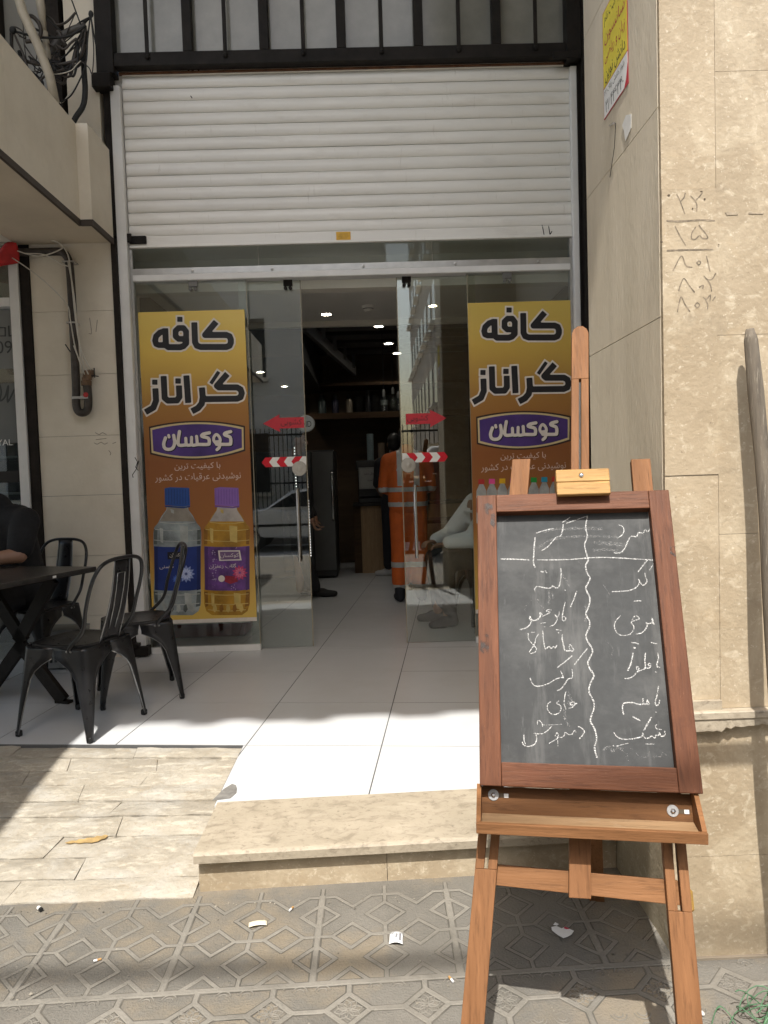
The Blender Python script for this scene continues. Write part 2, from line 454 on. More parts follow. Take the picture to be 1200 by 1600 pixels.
M_steel=pbr('steel',(.62,.61,.60),.22,1,.08,20)
M_chrome=pbr('chrome',(.72,.72,.72),.10,1,.03,20)
M_rubber=pbr('rubber',(.012,.012,.012),.7)
M_glass=glass('door_glass',(.90,.93,.91),1.0)
M_glass_fr=glass('shop_glass',(.82,.86,.85),1.0)
M_glass_dim=glass('transom_glass',(.80,.83,.81),.35)
M_glassedge=pbr('glass_edge',(.30,.26,.18),.3)
M_ceil=pbr('ceiling_paint',(.84,.81,.75),.8,0,.03,2)
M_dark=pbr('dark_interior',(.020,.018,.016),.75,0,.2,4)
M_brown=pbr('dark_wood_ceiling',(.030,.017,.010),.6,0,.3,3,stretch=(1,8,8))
M_shelf=wood('shelf_wood',(.085,.05,.026),(.06,.033,.017),'x')
M_oak=wood('counter_wood',(.40,.27,.155),(.32,.205,.11),'z')
# ================================================================ SETTING
VX,VY,VZ=Vector((1,0,0)),Vector((0,1,0)),Vector((0,0,1))
PAV=-.145
# road behind the photographer and the far kerb (seen mirrored in the shop glass)
mb=MB(); mb.box((-60,-60,-.40),(60,14,-.36)); struct('ground',mb,pbr('asphalt',(.36,.35,.335),.85,0,.2,6,.5,90))
# patterned pavement, embossed cement tiles 0.4 m
mb=MB(); mb.box((-12,-7.6,-.358),(12,-2.6,PAV)); struct('pavement',mb,M_pave)
mb=MB()
mb.box((-30,-14.6,-.36),(30,-12.4,-.2)); struct('far_pavement',mb,pbr('far_paving',(.42,.39,.34),.8,0,.1,3))
# raised ridges of the tiles
mb=MB(); mg=MB()
PY0=-3.232; PX0=-.205; rot=R(1.8)
def pv(u,v):
    """tile frame (u right, v away) -> world"""
    c,s=math.cos(rot),math.sin(rot)
    return Vector((PX0+u*c-v*s*-.0, PY0+v*c+u*s, PAV))
def clipseg(a,b,lo,hi):
    return a,b
def ridge(a,b,w=.0125,h=.0022):
    a=pv(*a); b=pv(*b)
    if (b-a).length<1e-4: return
    if min(a.y,b.y)<-5 or max(a.y,b.y)>-2.795+.035*(a.x+.62): return
    if a.x>.775 and max(a.y,b.y)>-3.2: return
    d=(b-a).normalized(); n=Vector((-d.y,d.x,0)); a=a-d*w*.35; b=b+d*w*.35
    gw=w*.66
    gz=VZ*(.0005+(len(mg.f)%13)*.00007)
    mg.add([a-n*gw+gz,a+n*gw+gz,b+n*gw+gz,b-n*gw+gz],[(3,2,1,0)])
    r=random.uniform(.85,1.15); w0=w*r; t=w0*.72
    h=h*random.uniform(.8,1.1)
    mb.add([a-n*w0/2,a+n*w0/2,b+n*w0/2,b-n*w0/2,a-n*t/2+VZ*h,a+n*t/2+VZ*h,b+n*t/2+VZ*h,b-n*t/2+VZ*h],
           [(4,5,6,7)[::-1],(0,4,7,3)[::-1],(1,2,6,5)[::-1],(0,1,5,4)[::-1],(3,7,6,2)[::-1]])
q=.057
for i in range(-14,14):
    u0=i*.2
    for j in range(0,3):                                  # far rows: diamonds on a chequer lattice
        v0=j*.2
        # upright diamond pair about (u0, v0+.1)
        for cu,cv in((u0,v0+.1),(u0+.1,v0)):
            c=[(cu-q,cv),(cu,cv+q),(cu+q,cv),(cu,cv-q)]
            for k in range(4):
                a,b=c[k],c[(k+1)%4]
                if j==0 and cv==0.0:
                    if a[1]<-1e-6 or b[1]<-1e-6: continue
                if j>0 and cu==u0 and i%2==0 and False: continue
                ridge(a,b)
        g_=.1-q
        if j>0: ridge((u0-g_,v0),(u0+g_,v0)); ridge((u0,v0-g_),(u0,v0))
        ridge((u0,v0),(u0,v0+g_))
    for j in range(1,8):                                  # near rows: one diamond in each 0.2 m cell, linked by bars
        v0=-j*.2+.1; cu=u0+.1
        c=[(cu-q,v0),(cu,v0+q),(cu+q,v0),(cu,v0-q)]
        for k in range(4): ridge(c[k],c[(k+1)%4],.016,.0028)
        for k,(dx,dy) in enumerate(((-1,0),(0,1),(1,0),(0,-1))):
            e=(cu+dx*.1,v0+dy*.1); ridge(c[k],e,.016,.0028)
        if j<4 and -8<=i<6:                               # embossed flowers
            pc=pv(cu,v0)
            for k in range(8):
                a=k*math.pi/4+.2; L=.036
                d=Vector((math.cos(a),math.sin(a),0)); n=Vector((-d.y,d.x,0))
                pts=[pc+d*.004+VZ*.001]+[pc+d*(L*t)+n*(.011*math.sin(math.pi*t))+VZ*.001 for t in(.25,.5,.75)]+[pc+d*L+VZ*.001]+[pc+d*(L*t)-n*(.011*math.sin(math.pi*t))+VZ*.001 for t in(.75,.5,.25)]
                mb.tube(pts,.0017,4,cap=False,closed=True)
            for sx in(-1,1):
                for sy in(-1,1):
                    oc=pv(cu+sx*.07,v0+sy*.07)
                    for rr in(.012,.021):
                        mb.tube([oc+Vector((sx*rr*math.cos(t),sy*rr*1.15*math.sin(t),.001)) for t in np.linspace(.2,2.9,9)],.0015,4,cap=False)
for i in range(-7,7):                                     # tile joints
    ridge((i*.4,-1.8),(i*.4,0),.02,.003)
    for s in(-.004,.004): pass
    for k in range(8): ridge((i*.4,k*.05+.0),(i*.4,k*.05+.05),.02,.0032)
for k in range(-14,14): ridge((k*.2,0),(k*.2+.2,0),.02,.0035)
gr_=obj('paving_grime_lines',mg,M_pave_grime); gr_['kind']='structure'
ridges=obj('paving_ridges',mb,M_pave_line); ridges['kind']='structure'

# cafe floor: large white tiles laid at a slight angle
TA=R(6.3); ct,st=math.cos(TA),math.sin(TA)
def tf(u,v): return Vector((-.0545+u*ct+v*st, -2.418-u*st+v*ct, 0))   # u across, v inwards
def clip_poly(poly, n, d):
    out=[]
    for k in range(len(poly)):
        a,b=poly[k],poly[(k+1)%len(poly)]; da=a.dot(n)-d; db=b.dot(n)-d
        if da<=0: out.append(a)
        if (da<0)!=(db<0) and abs(da-db)>1e-9: out.append(a+(b-a)*(da/(da-db)))
    return out
def stepY(x): return -2.80+.035*(x+.62)
mbt=MB(); TS=.62
edge_v=.50   # left part of the floor ends on this tile line
for i in range(-9,6):
    for j in range(-2,16):
        u0,v0=i*TS,j*TS-.115+.0; g=.0026
        corners=[(u0+g,v0+g),(u0+TS-g,v0+g),(u0+TS-g,v0+TS-g),(u0+g,v0+TS-g)]
        poly=[tf(*c) for c in corners]
        parts=[]
        if v0>=edge_v-.02:
            parts=[poly]
        else:
            p=clip_poly(poly,-VX,.628)                   # x >= -.628
            sd=Vector((-.035,1,0)).normalized()
            p=clip_poly(p,-sd,-(-2.43*sd.y-.0+.035*.0)) if p else p
            if p: parts=[p]
        for p in parts:
            p=clip_poly(p,VX,.775) if max(v.y for v in p)<-2.3 else p
            if len(p)<3: continue
            z=random.uniform(-.0006,.0006)
            n=len(p); top=[v+VZ*z for v in p]; bot=[v-VZ*.01 for v in p]
            mbt.add(top+bot,[tuple(range(n))]+[(k,n+k,n+(k+1)%n,(k+1)%n) for k in range(n)])
struct('cafe_floor',mbt,M_tile)
mb=MB()
def lv(x): return tf((x+.0545)/ct,0).y
e0=tf(-9*TS,edge_v); e1=tf((-.63+.0545)/ct,edge_v)
yl=lambda x: -2.418+.50*ct-(x+.0545-.5*st)/ct*st
mb.prism([(-6.5,yl(-6.5)),(-.63,yl(-.63)),(-.63,-2.44),(.78,-2.40),(1.6,-2.40),(1.6,7),(-6.5,7)],(0,0,-.30),VX,VY,VZ,.2992)
struct('floor_base',mb,M_grout)
# stone step in front of the door
t=thing('stone_step','long travertine doorstep slab with a rounded nosing in front of the white tiles','step',(0.08,-2.62,PAV))
mb=MB()
def step_poly(y0,y1,x0=-.622,x1=.783): return [(x0,stepY(x0)+y0),(x1,stepY(x1)+y0),(x1,stepY(x1)+y1),(x0,stepY(x0)+y1)]
prof=[(.0,-.036),(-.001,-.010),(.003,-.004),(.010,-.001),(.02,.0),(.372,.0),(.372,-.036)]
vs=[];
for x in(-.622,.783): vs+=[Vector((x,stepY(x)+a,b+.0005)) for a,b in prof]
k=len(prof); mb.add(vs,[tuple(range(k))[::-1],tuple(range(k,2*k))]+[(i,(i+1)%k,k+(i+1)%k,k+i) for i in range(k)])
obj('tread',mb,M_travS,t)
mb=MB()
for x0,x1 in((-.612,.005),(.007,.783)):
    mb.prism(step_poly(.030,.06,x0,x1),(0,0,PAV-.02),VX,VY,VZ,.02+.145-.0365)
obj('riser',mb,M_travL,t)
mb=MB(); mb.prism([(-.622,stepY(-.622)+.06),(-.60,stepY(-.6)+.06),(-.60,yl(-.6)-.0),(-.622,yl(-.622))],(0,0,PAV-.02),VX,VY,VZ,.02+.145-.038)
obj('side_cheek',mb,M_travS,t)
mb=MB(); mb.prism([(-.60,stepY(-.6)+.06),(.78,stepY(.78)+.06),(.78,-2.41),(-.60,-2.45)],(0,0,PAV-.02),VX,VY,VZ,.02+.145-.04)
obj('core',mb,M_mortar,t)
# patch of bare mortar at the slab corner
mb=MB(); c=atz(352,1238,.0012)
mb.prism([(-.035,-.07),(.03,-.055),(.045,-.01),(.04,.03),(.03,.06),(.012,.075),(-.012,.03)],c,VX,VY,VZ,.0012)
obj('mortar_patch',mb,pbr('grey_mortar',(.20,.19,.175),.9,0,.2,30,.6,60),t)

# sloping ramp of rough split stone beside the step
def rampz(x,y):
    y1=yl(x)-.004; y0=-2.806+.0*(x)
    t=(y1-y)/(y1-y0); return -.003-t*(.145-.006)
mb=MB(); mb.add([Vector((-6.5,yl(-6.5),-.020)),Vector((-.622,yl(-.622),-.020)),Vector((-.622,-2.806,-.165)),Vector((-6.5,-2.806,-.165)),
  Vector((-6.5,yl(-6.5),-.3)),Vector((-.622,yl(-.622),-.3)),Vector((-.622,-2.806,-.3)),Vector((-6.5,-2.806,-.3))],[(3,2,1,0),(4,5,6,7),(0,1,5,4),(2,3,7,6),(1,2,6,5),(0,4,7,3)])
struct('ramp_bed',mb,M_mortar)
mb=MB(); rr=random.Random(5)
rows=[.0,.085,.20,.30,.415,.525,.62,.755,.87,1.0]
rows=[0,.10,.205,.31,.43,.53,.655,.77,.885,1.0]
for k in range(len(rows)-1):
    x=-.626; psk=0.0
    while x>-4.2:
        L=rr.uniform(.28,.62); xa,xb=x,x-L
        if k==0: pass
        def P(xx,t,dz):
            y1=yl(xx)-.004; y0=-2.806; y=y1+(y0-y1)*t
            return Vector((xx,y,rampz(xx,y)+dz))
        g=.0012; t0,t1=rows[k]+.0025,rows[k+1]-.0025
        sk=rr.uniform(-.03,.03); dz=rr.uniform(-.0022,.0025); tilt=rr.uniform(-.0025,.0035)
        nx,ny=9,4; vs=[];fs=[]
        ed=[rr.uniform(-.004,.004) for _ in range(nx)]
        for a in range(nx):
            for b in range(ny):
                fx=a/(nx-1); fy=b/(ny-1)
                xx=xa-g+(xb-xa+2*g)*fx+(psk*(1-fx)+sk*fx)*(fy-.5)
                xx=min(xx,-.626)
                tt=t0+(t1-t0)*fy+(ed[a]*.9 if b in(0,ny-1) else 0)
                h=dz+tilt*(fy-.5)*2+(rr.uniform(-.0016,.0022) if 0<b<ny-1 and 0<a<nx-1 else -.004)
                vs.append(P(xx,tt,h))
        for a in range(nx-1):
            for b in range(ny-1):
                fs.append((a*ny+b,a*ny+b+1,(a+1)*ny+b+1,(a+1)*ny+b))
        # skirt
        n0=len(vs)
        bd=[a*ny for a in range(nx)]+[(nx-1)*ny+b for b in range(1,ny)]+[a*ny+ny-1 for a in range(nx-2,-1,-1)]+[b for b in range(ny-2,0,-1)]
        for i in bd: vs.append(Vector(vs[i])-VZ*.03)
        for i in range(len(bd)):
            j=(i+1)%len(bd); fs.append((bd[j],bd[i],n0+i,n0+j))
        mb.add(vs,fs); x=xb; psk=sk
struct('stone_ramp',mb,M_ramp)
# rust coloured stain flake on one stone
c=at(140,1305,-2.45); p=atz(140,1304,-.075)
mb=MB(); mb.prism([(-.085,-.014),(-.066,-.019),(-.05,-.015),(-.03,-.020),(-.008,-.016),(.012,-.019),(.034,-.012),(.042,-.002),(.056,.004),(.060,.018),(.047,.024),(.036,.016),(.020,.019),(.010,.009),(-.012,.010),(-.022,.002),(-.040,.004),(-.048,-.005),(-.064,-.003)],(p.x,p.y,rampz(p.x,p.y)+.0035),VX,Vector((0,1,.16)).normalized(),VZ,.002)
o=struct('ochre_stain',mb,pbr('ochre_stone',(.40,.27,.11),.8,0,.25,30,.5,60))

# ---------------------------------------------------------------- right pillar
t=thing('stone_pillar','tall travertine pillar beside the shop door with pencilled numbers and a stone ledge','pillar',(1.4,-2.9,PAV))
PX,PF=.785,-3.19
mb=MB()
mb.box((PX,-3.18,.60),(3.2,-2.55,9)); obj('shaft',mb,M_travS if False else M_travL,t)
# left-hand cladding slabs (side face) with open joints following the courses
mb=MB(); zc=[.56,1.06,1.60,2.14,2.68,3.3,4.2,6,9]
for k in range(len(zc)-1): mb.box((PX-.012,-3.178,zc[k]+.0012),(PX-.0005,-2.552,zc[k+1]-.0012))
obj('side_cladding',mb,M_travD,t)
mb=MB()
cols=[(.774,.9165),(.9173,1.30),(1.3008,1.75),(1.7508,2.3)]
zr=[.575,1.18,1.925,2.5,3.1,4.5,9]
zr2=[.575,1.02,1.545,2.22,2.9,4.2,9]
for i,(x0,x1) in enumerate(cols):
    z_=zr if i%2==0 else zr2
    for k in range(len(z_)-1):
        d=.0003*((i*7+k*3)%3) + (.002 if i==0 and k==1 else 0)
        mb.box((x0,PF-d-.002,(z_[k] if k or i==0 else .5495)+.0005),(x1,-3.1795,z_[k+1]-.0005))
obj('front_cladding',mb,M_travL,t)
mb=MB()
mb.box((.774,-3.205,.545),(.915,-3.18,.575)); 
mb.box((.774,-3.219,.527),(2.6,-3.15,.549),.003)
# weathered lower lip, ragged along its bottom edge
xs=np.linspace(.774,2.6,150); vs=[];fs=[]
for i,x in enumerate(xs):
    zb=.500+random.uniform(-.003,.003)+.003*math.sin(x*19)+(.007 if x>.91 else -.002)
    vs+=[Vector((x,-3.215,.5268)),Vector((x,-3.213-random.uniform(0,.003),zb)),Vector((x,-3.19,zb+.002)),Vector((x,-3.19,.5268))]
for i in range(len(xs)-1):
    a=i*4;b=a+4
    for k in range(4): fs.append((a+k,a+(k+1)%4,b+(k+1)%4,b+k))
fs+= [(0,1,2,3),tuple(len(vs)-4+k for k in(3,2,1,0))]
mb.add(vs,fs); obj('ledge',mb,M_travS,t)
mb=MB(); mb.box((PX,-3.19,PAV-.05),(2.6,-2.55,.14)); mb.box((PX,-3.19,.1412),(2.6,-2.55,.525)); obj('plinth',mb,M_travL,t)
mb=MB(); mb.box((.84,-3.2,PAV-.01),(2.6,-3.189,PAV+.006)); obj('base_joint',mb,M_mortar,t)
# pencilled numbers, traced on the face
def penc(p): 
    v=at(1030+p[0]/8,290+p[1]/8,PF-.0045); return (v.x,v.z)
S=[[(220,110),(260,190),(320,350)],[(270,195),(310,150),(325,95)],[(395,130),(440,180),(470,240),(470,320)],[(450,190),(500,140),(540,90)],
[(100,440),(250,447),(500,430),(690,437)],[(200,510),(260,630),(330,745)],[(455,520),(410,590),(405,660),(450,670),(505,625),(540,655),(600,660),(595,620),(500,500)],
[(105,812),(300,805),(670,797)],[(175,1060),(275,880),(320,970),(350,1010),(410,1020)],[(470,965),(495,940),(520,965),(495,990),(470,965)],[(590,880),(610,960),(635,1070)],
[(245,1310),(270,1230),(310,1160),(370,1240),(440,1330)],[(500,1270),(550,1245),(545,1285)],[(560,1130),(600,1170),(660,1170),(705,1100)],[(600,1170),(640,1240),(655,1320)],
[(228,1575),(250,1470),(275,1390),(320,1480),(380,1570)],[(445,1495),(475,1465),(505,1495),(475,1525),(445,1495)],[(550,1395),(590,1420),(640,1365),(635,1440)],[(570,1410),(605,1480),(605,1540)],[(670,1435),(700,1390)]]
st_=[([penc(p) for p in sm2(s,4)],(.0030 if i not in(4,7) else .0042)) for i,s in enumerate(S)]
D,lo,rs=stroke_field(st_,.0013,.002,jitter=.5)
M_pencil=pbr('pencil',(.23,.185,.13),.8,0,.4,60)
obj('pencil_numbers',field_mesh(D,lo,rs,lambda x,y:(x,PF-.0045,y)),M_pencil,t)
mb=MB()
for (px,py,w,h) in((1045,305,.004,.003),(1101,311,.003,.003),(1096,299,.004,.0015),(1082,326,.002,.003),(1123,382,.002,.002),(1034,378,.003,.003)):
    v=at(px,py,PF-.0045); mb.prism([(-w,0),(0,h),(w,0),(0,-h)],v,VX,VZ,-VY,.0006)
obj('chip_marks',mb,M_groove,t)
v=at(1140,334,PF-.0028); mb=MB(); mb.prism([(-.012,.004),(.02,.003),(.022,-.003),(-.008,-.004)],v,VX,VZ,-VY,.0008); mb.prism([(.05,.002),(.09,.001),(.088,-.003),(.05,-.002)],v,VX,VZ,-VY,.0008)
obj('filled_crack',mb,pbr('crack_fill',(.36,.295,.215),.9,0,.3,60),t)

# pasted handbill on the pillar's left face
XP=PX-.0135
def hp(y,z,d=0): return Vector((XP-d,y,z))
hb=thing('handbill','yellow and white handbill with red and black writing pasted on the pillar side','poster',(XP,-2.86,2.30))
ya,yb=-2.757,-2.975; zt,zb_=2.78,2.315
N_=-VX; HX=Vector((0,-1,0)); 
mb=MB(); mb.prism([(0,0),(.218,0),(.218,.325),(0,.325)],hp(ya,2.310),HX,VZ,N_,.0008); obj('border',mb,flat('red_print',(.50,.03,.05),.6),hb)
mb=MB(); mb.prism([(.003,.094),(.215,.094),(.215,.322),(.003,.322)],hp(ya,2.310,.0009),HX,VZ,N_,.0004); obj('yellow_panel',mb,flat('yellow_paper',(.78,.66,.07),.7,.1,12),hb)
mb=MB(); mb.prism([(.003,.003),(.185,.003),(.20,.02),(.215,.06),(.215,.091),(.003,.091)],hp(ya,2.310,.0009),HX,VZ,N_,.0004); obj('white_panel',mb,flat('white_paper',(.78,.78,.76),.7,.05,12),hb)
ink=flat('black_ink',(.015,.014,.016),.6); red=flat('red_ink',(.45,.03,.06),.6)
mb=MB()
for s,z,h,w in(('دانش نوین',.122,.046,.18),('شروع ثبت نام',.292,.040,.18)):
    tm=text_mesh(fa(s),hp(ya,2.31+z,.0016)+HX*.109,HX,VZ,h,w); mb.add(tm.v,tm.f)
for s,z,h,w in(('۳۸۴۴۶۳۴۰',.030,.036,.16),('بلوار دانش پلاک ۲۲',.072,.022,.18)):
    tm=text_mesh(fa(s) if s[0]!='۳' else s,hp(ya,2.31+z,.0016)+HX*.1,HX,VZ,h,w); mb.add(tm.v,tm.f)
obj('black_writing',mb,ink,hb)
mb=MB()
for s,z,h,w in(('زبان و ریاضی',.180,.042,.18),('سانسون',.236,.045,.18)):
    tm=text_mesh(fa(s),hp(ya,2.31+z,.0016)+HX*.109,HX,VZ,h,w); mb.add(tm.v,tm.f)
obj('red_writing',mb,red,hb)
mb=MB(); rr=random.Random(3)
def px_x(px,py): return atx(px,py,XP-.001)
pts=[(972,196),(978,180),(986,178),(986,200),(981,212),(977,221),(975,205)]
vs=[px_x(*p) for p in pts]; poly=[((v-hp(0,0)).dot(HX),v.z) for v in vs]
mb.prism(poly,Vector((XP,0,0)),HX,VZ,N_,.0012); tag(obj('torn_paper',mb,flat('torn_white',(.70,.69,.66),.8)),'torn white scrap of paper stuck below the yellow handbill','paper scrap')
a=px_x(953,196); b=px_x(966,192); nl=MB(); nl.tube([a,b+Vector((-.012,0,0))],.003,8)
nt=thing('wall_nail','bent nail in the pillar side with a thread hanging from it','nail',a)
obj('shank',nl,M_steel,nt)
mb=MB(); mb.tube([b+Vector((-.008,0,0)),px_x(963,230)+Vector((-.006,0,0)),px_x(955,277)+Vector((-.004,0,0))],.0012,5); obj('thread',mb,M_rubber,nt)

# wooden pole leaning on the pillar
mb=MB(); a=Vector((.972,-3.252,1.548)); b=Vector((1.040,-3.36,PAV)); n=22
pts=[];rs=[]
for i in range(n):
    u=i/(n-1); p=a.lerp(b,u)+Vector((.006*math.sin(u*9),.004*math.sin(u*13),0)); pts.append(p); rs.append((.0180+.004*u)*(.55 if i==0 else .86 if i==1 else 1)+.0012*math.sin(u*21))
pts[1]=pts[0].lerp(pts[2],.18)
mb.tube(pts,rs,14)
mw=pbr('weathered_wood',(.19,.158,.12),.85,0,0,3,.7,30,col2=(.10,.083,.065),stretch=(22,22,1.4)); add_layer(mw,(.34,.30,.24),10,.58,.66,stretch=(30,30,1),seed=3,amount=.8)
tag(obj('wooden_pole',mb,mw,smooth=True),'weathered round wooden pole leaning upright against the stone pillar','pole')

# unseen upper storey, its height and reach set to shade the shop front
t=thing('upper_storey','pale unseen upper storey, its overhang set to shade the shop front','building',(0,-2,5.0))
mb=MB(); mb.box((-9,-7.55,10),(.04,.0,10.3)); mb.box((.042,-7.16,10),(6,0,10.3)); obj('slab',mb,pbr('grey_soffit',(.40,.385,.36),.8,0,.05,2),t)
mb=MB(); mb.box((-9,-7.45,10.3),(.02,.3,13)); mb.box((.022,-7.1,10.3),(6,.3,13)); mb.box((-9,.004,5.0),(6,.3,9.999)); obj('wall',mb,M_trav_wall,t)
for x0,x1,d in((-1.35,-1.18,.10),(-1.02,-.80,.07),(-.78,-.62,.11),(-.3,-.06,.08),(-1.9,-1.6,.06)):
    mb=MB(); mb.box((x0-.58,-7.548,10-d),(x1-.58,-7.52,9.9995)); obj('shade_jag',mb,M_alu,t)  # added boxes that make the shade line on the floor jagged
# unseen overhead cable put in for the soft shade band on the paving
mb=MB(); mb.tube(smooth_path([(-14,-7.9,8.02),(-5,-7.93,7.80),(0,-7.94,7.76),(5,-7.94,7.80),(14,-7.9,8.0)],8),.024,8)
tag(obj('overhead_cable',mb,M_rubber),'thick black bundled cable strung high along the street','cable')
# ================================================================ SHOP FRONT
XL,XR=-1.62,1.43
# left wall between the two shops
t=thing('shop_wall','beige stone clad wall strip between the two shop fronts','wall',(-2.0,.05,0))
mb=MB()
zz=[0,.30,.72,1.14,1.55,1.97,2.40,2.88]
for k in range(len(zz)-1): mb.box((-2.29,-.06,zz[k]+.0012),(-1.735,.02,zz[k+1]-.0012))
obj('cladding',mb,M_trav_wall,t)
mb=MB(); mb.box((-2.36,-.045,-.05),(-1.70,.2,2.885)); obj('joint_backing',mb,M_groove,t)
mb=MB()
P=[(-2.36,-2.295),(-1.732,-1.692)]
for x0,x1 in P:
    mb.box((x0,-.075,.0),(x1,-.047,2.882),.003)
obj('black_edging',mb,M_blackpaint,t)
# hand scribbles on the wall
def wl(px,py): v=at(px,py,-.0615); return (v.x,v.z)
S=[[(149,676),(155,679),(160,676),(166,679)],[(150,687),(166,685)],[(147,692),(152,694),(158,691),(163,694),(168,692)],[(176,693),(181,691)],[(170,704),(173,708),(172,711)],
 [(140,497),(143,520),(139,521)],[(152,500),(150,518)]]
D,lo,rs=stroke_field([([wl(*p) for p in sm2(s,3)],.0045) for s in S],.002,.002)
obj('pencil_scribble',field_mesh(D,lo,rs,lambda x,y:(x,-.0612,y)),pbr('faint_pencil',(.30,.25,.19),.9,0,.2,40),t)
# upper wall above the canopy
t2=thing('upper_wall','dim beige wall with a dark framed window high behind the cables','wall',(-2.2,.05,2.9))
mb=MB(); mb.box((-1.98,-.05,2.89),(-1.765,.12,5.0)); mb.box((-2.75,-.03,2.89),(-1.9805,.12,3.52)); mb.box((-6,.06,2.89),(-2.7505,.2,5)); mb.box((-6,.3,2.0),(-1.70,.4,6)); obj('render',mb,M_trav_wall,t2)
mb=MB(); mb.box((-2.11,-.06,3.56),(-2.01,.1,5.0)); mb.box((-2.47,-.06,3.56),(-2.40,.1,5.0)); obj('window_frame',mb,M_blackpaint,t2)
mb=MB(); mb.box((-2.40,.0,3.56),(-2.11,.02,5)); obj('window_pane',mb,pbr('dusty_pane',(.25,.24,.21),.3,0,.06,3),t2)
mb=MB(); mb.box((-2.75,-.10,3.521),(-1.985,.06,3.56)); obj('sill',mb,M_trav_wall,t2)
mb=MB(); mb.box((-2.90,-.9,3.45),(-2.62,-.05,5)); obj('timber_panel',mb,pbr('brown_panel',(.16,.125,.085),.7,0,.15,4),t2)
# canopy on the left
t=thing('stone_canopy','stone clad canopy with a dark brown lower edge projecting over the left shop','canopy',(-3,-2,2.84))
mb=MB()
mb.box((-6,-7,2.873),(-1.795,-.455,3.455)); obj('core',mb,M_trav_wall,t)
mb=MB()
ys=[-.455,-1.35,-2.3,-3.3,-4.4,-5.6,-7]
for k in range(len(ys)-1): mb.box((-1.7945,ys[k]-.001,2.873),(-1.782,ys[k+1]+.001,3.462))
mb.box((-1.795,-.4545,2.873),(-1.707,-.441,3.462)); mb.box((-1.720,-.4405,2.873),(-1.706,-.085,3.462)); mb.box((-1.7945,-.4540,3.4565),(-1.7205,-.085,3.461))
obj('cladding',mb,M_trav_wall,t)
mb=MB(); mb.box((-1.796,-7,2.836),(-1.779,-.443,2.8725)); mb.box((-1.779,-.4545,2.836),(-1.703,-.438,2.8725)); mb.box((-1.7205,-.4375,2.836),(-1.703,-.085,2.8725)); obj('brown_edge',mb,pbr('brown_strip',(.05,.035,.025),.6),t)
mb=MB(); mb.box((-6,-7,2.85),(-1.797,-.4,2.8725)); mb.box((-2.36,-.399,2.85),(-1.721,-.079,2.8725)); obj('soffit',mb,pbr('soffit',(.60,.52,.40),.7,0,.06,3),t)

# black steel grille window over the shutter
t=thing('grille_window','black steel barred window with dusty panes above the roller shutter','window',(-.1,0,4.0))
mb=MB()
mb.box((-1.76,-.10,3.96),(-1.645,.0,5.0),.003); mb.box((1.40,-.10,3.98),(1.50,.0,5.0),.003)
mb.box((-1.645,-.09,4.005),(1.40,-.02,4.095),.003)
mb.box((-1.79,-.12,3.86),(-1.665,-.02,3.955),.004); mb.box((1.30,-.125,3.975),(1.46,-.1005,4.02),.002)
obj('frame',mb,M_black,t)
for x in(-1.151,-.638,-.119,.403,.929):
    m2=MB(); m2.box((x-.031,-.088,4.0955),(x+.031,-.035,5),.003); obj('mullion',m2,M_black,t)
for x in(-1.418,-.897,-.374,.151,.672,1.191):
    m2=MB(); m2.box((x-.013,-.10,4.06),(x+.013,-.0905,5),.002); m2.ball((x,-.102,4.058),(.016,.008,.016),8,6); obj('thin_bar',m2,M_black,t)
mb=MB(); mb.box((-1.65,-.014,4.05),(1.41,-.004,5)); pm=pbr('dusty_glass',(.27,.265,.235),.16,0,.10,2.5,col2=(.17,.17,.15),spec=.5)
obj('pane',mb,pm,t)
mb=MB(); mb.box((-1.64,-.02,3.991),(1.40,.0,4.0045)); obj('rusty_edge',mb,pbr('rust',(.16,.075,.04),.85,0,.3,20),t)

# roller shutter
t=thing('roller_shutter','cream white roller shutter pulled halfway down over the shop door','shutter',(-.1,0,2.83))
mb=MB(); p=.083; z=2.905; x0,x1=XL+.0,XR+.005; rr=random.Random(2)
k=0
while z<3.99:
    dy=rr.uniform(-.0012,.0012)
    pr=[(.0,.0),(-.006,.003),(-.013,.016),(-.0165,.038),(-.014,.060),(-.007,.074),(-.002,.0785),(.002,.0795),(.002,.083)]
    xs_=[x0,x0+.6,x0+1.3,x0+2.1,x1]
    vs=[];fs=[]
    for xx in xs_:
        w=rr.uniform(-.0006,.0006)
        vs+=[Vector((xx,a+dy+w,min(z+b,4.02))) for a,b in pr]
    n=len(pr)
    for i in range(len(xs_)-1):
        for j in range(n-1): fs.append((i*n+j,i*n+j+1,(i+1)*n+j+1,(i+1)*n+j)[::-1])
    mb.add(vs,fs); z+=p; k+=1
obj('slats',mb,M_shut,t,smooth=True,auto=50)
mb=MB(); mb.box((x0,-.022,2.83),(x1,.012,2.9045),.004); mb.box((x0,-.027,2.826),(x1,.012,2.842),.002); obj('bottom_bar',mb,M_shut,t)
mb=MB(); mb.box((x0,.004,2.84),(x1,.008,4.2)); obj('backing',mb,pbr('slat_back',(.25,.235,.21),.7),t)
mb=MB(); a=at(202,368,-.03); b=at(229,382,-.03); mb.box((a.x,-.040,b.z+.004),(b.x,-.0225,a.z-.006),.004); mb.box((a.x-.012,-.05,b.z+.01),(a.x+.02,-.0405,a.z+.008),.003)
for xx in(b.x-.015,): 
    for dz in(.012,-.014): mb.ball((xx,-.041,(a.z+b.z)/2+dz),(.004,.004,.004),8,6)
obj('latch',mb,M_black,t)
mb=MB(); a=at(525,362,-.03); b=at(548,374,-.03); mb.box((a.x,-.0245,b.z),(b.x,-.0228,a.z)); st=obj('sticker',mb,flat('yellow_sticker',(.72,.40,.02),.4),t)
mb=MB()
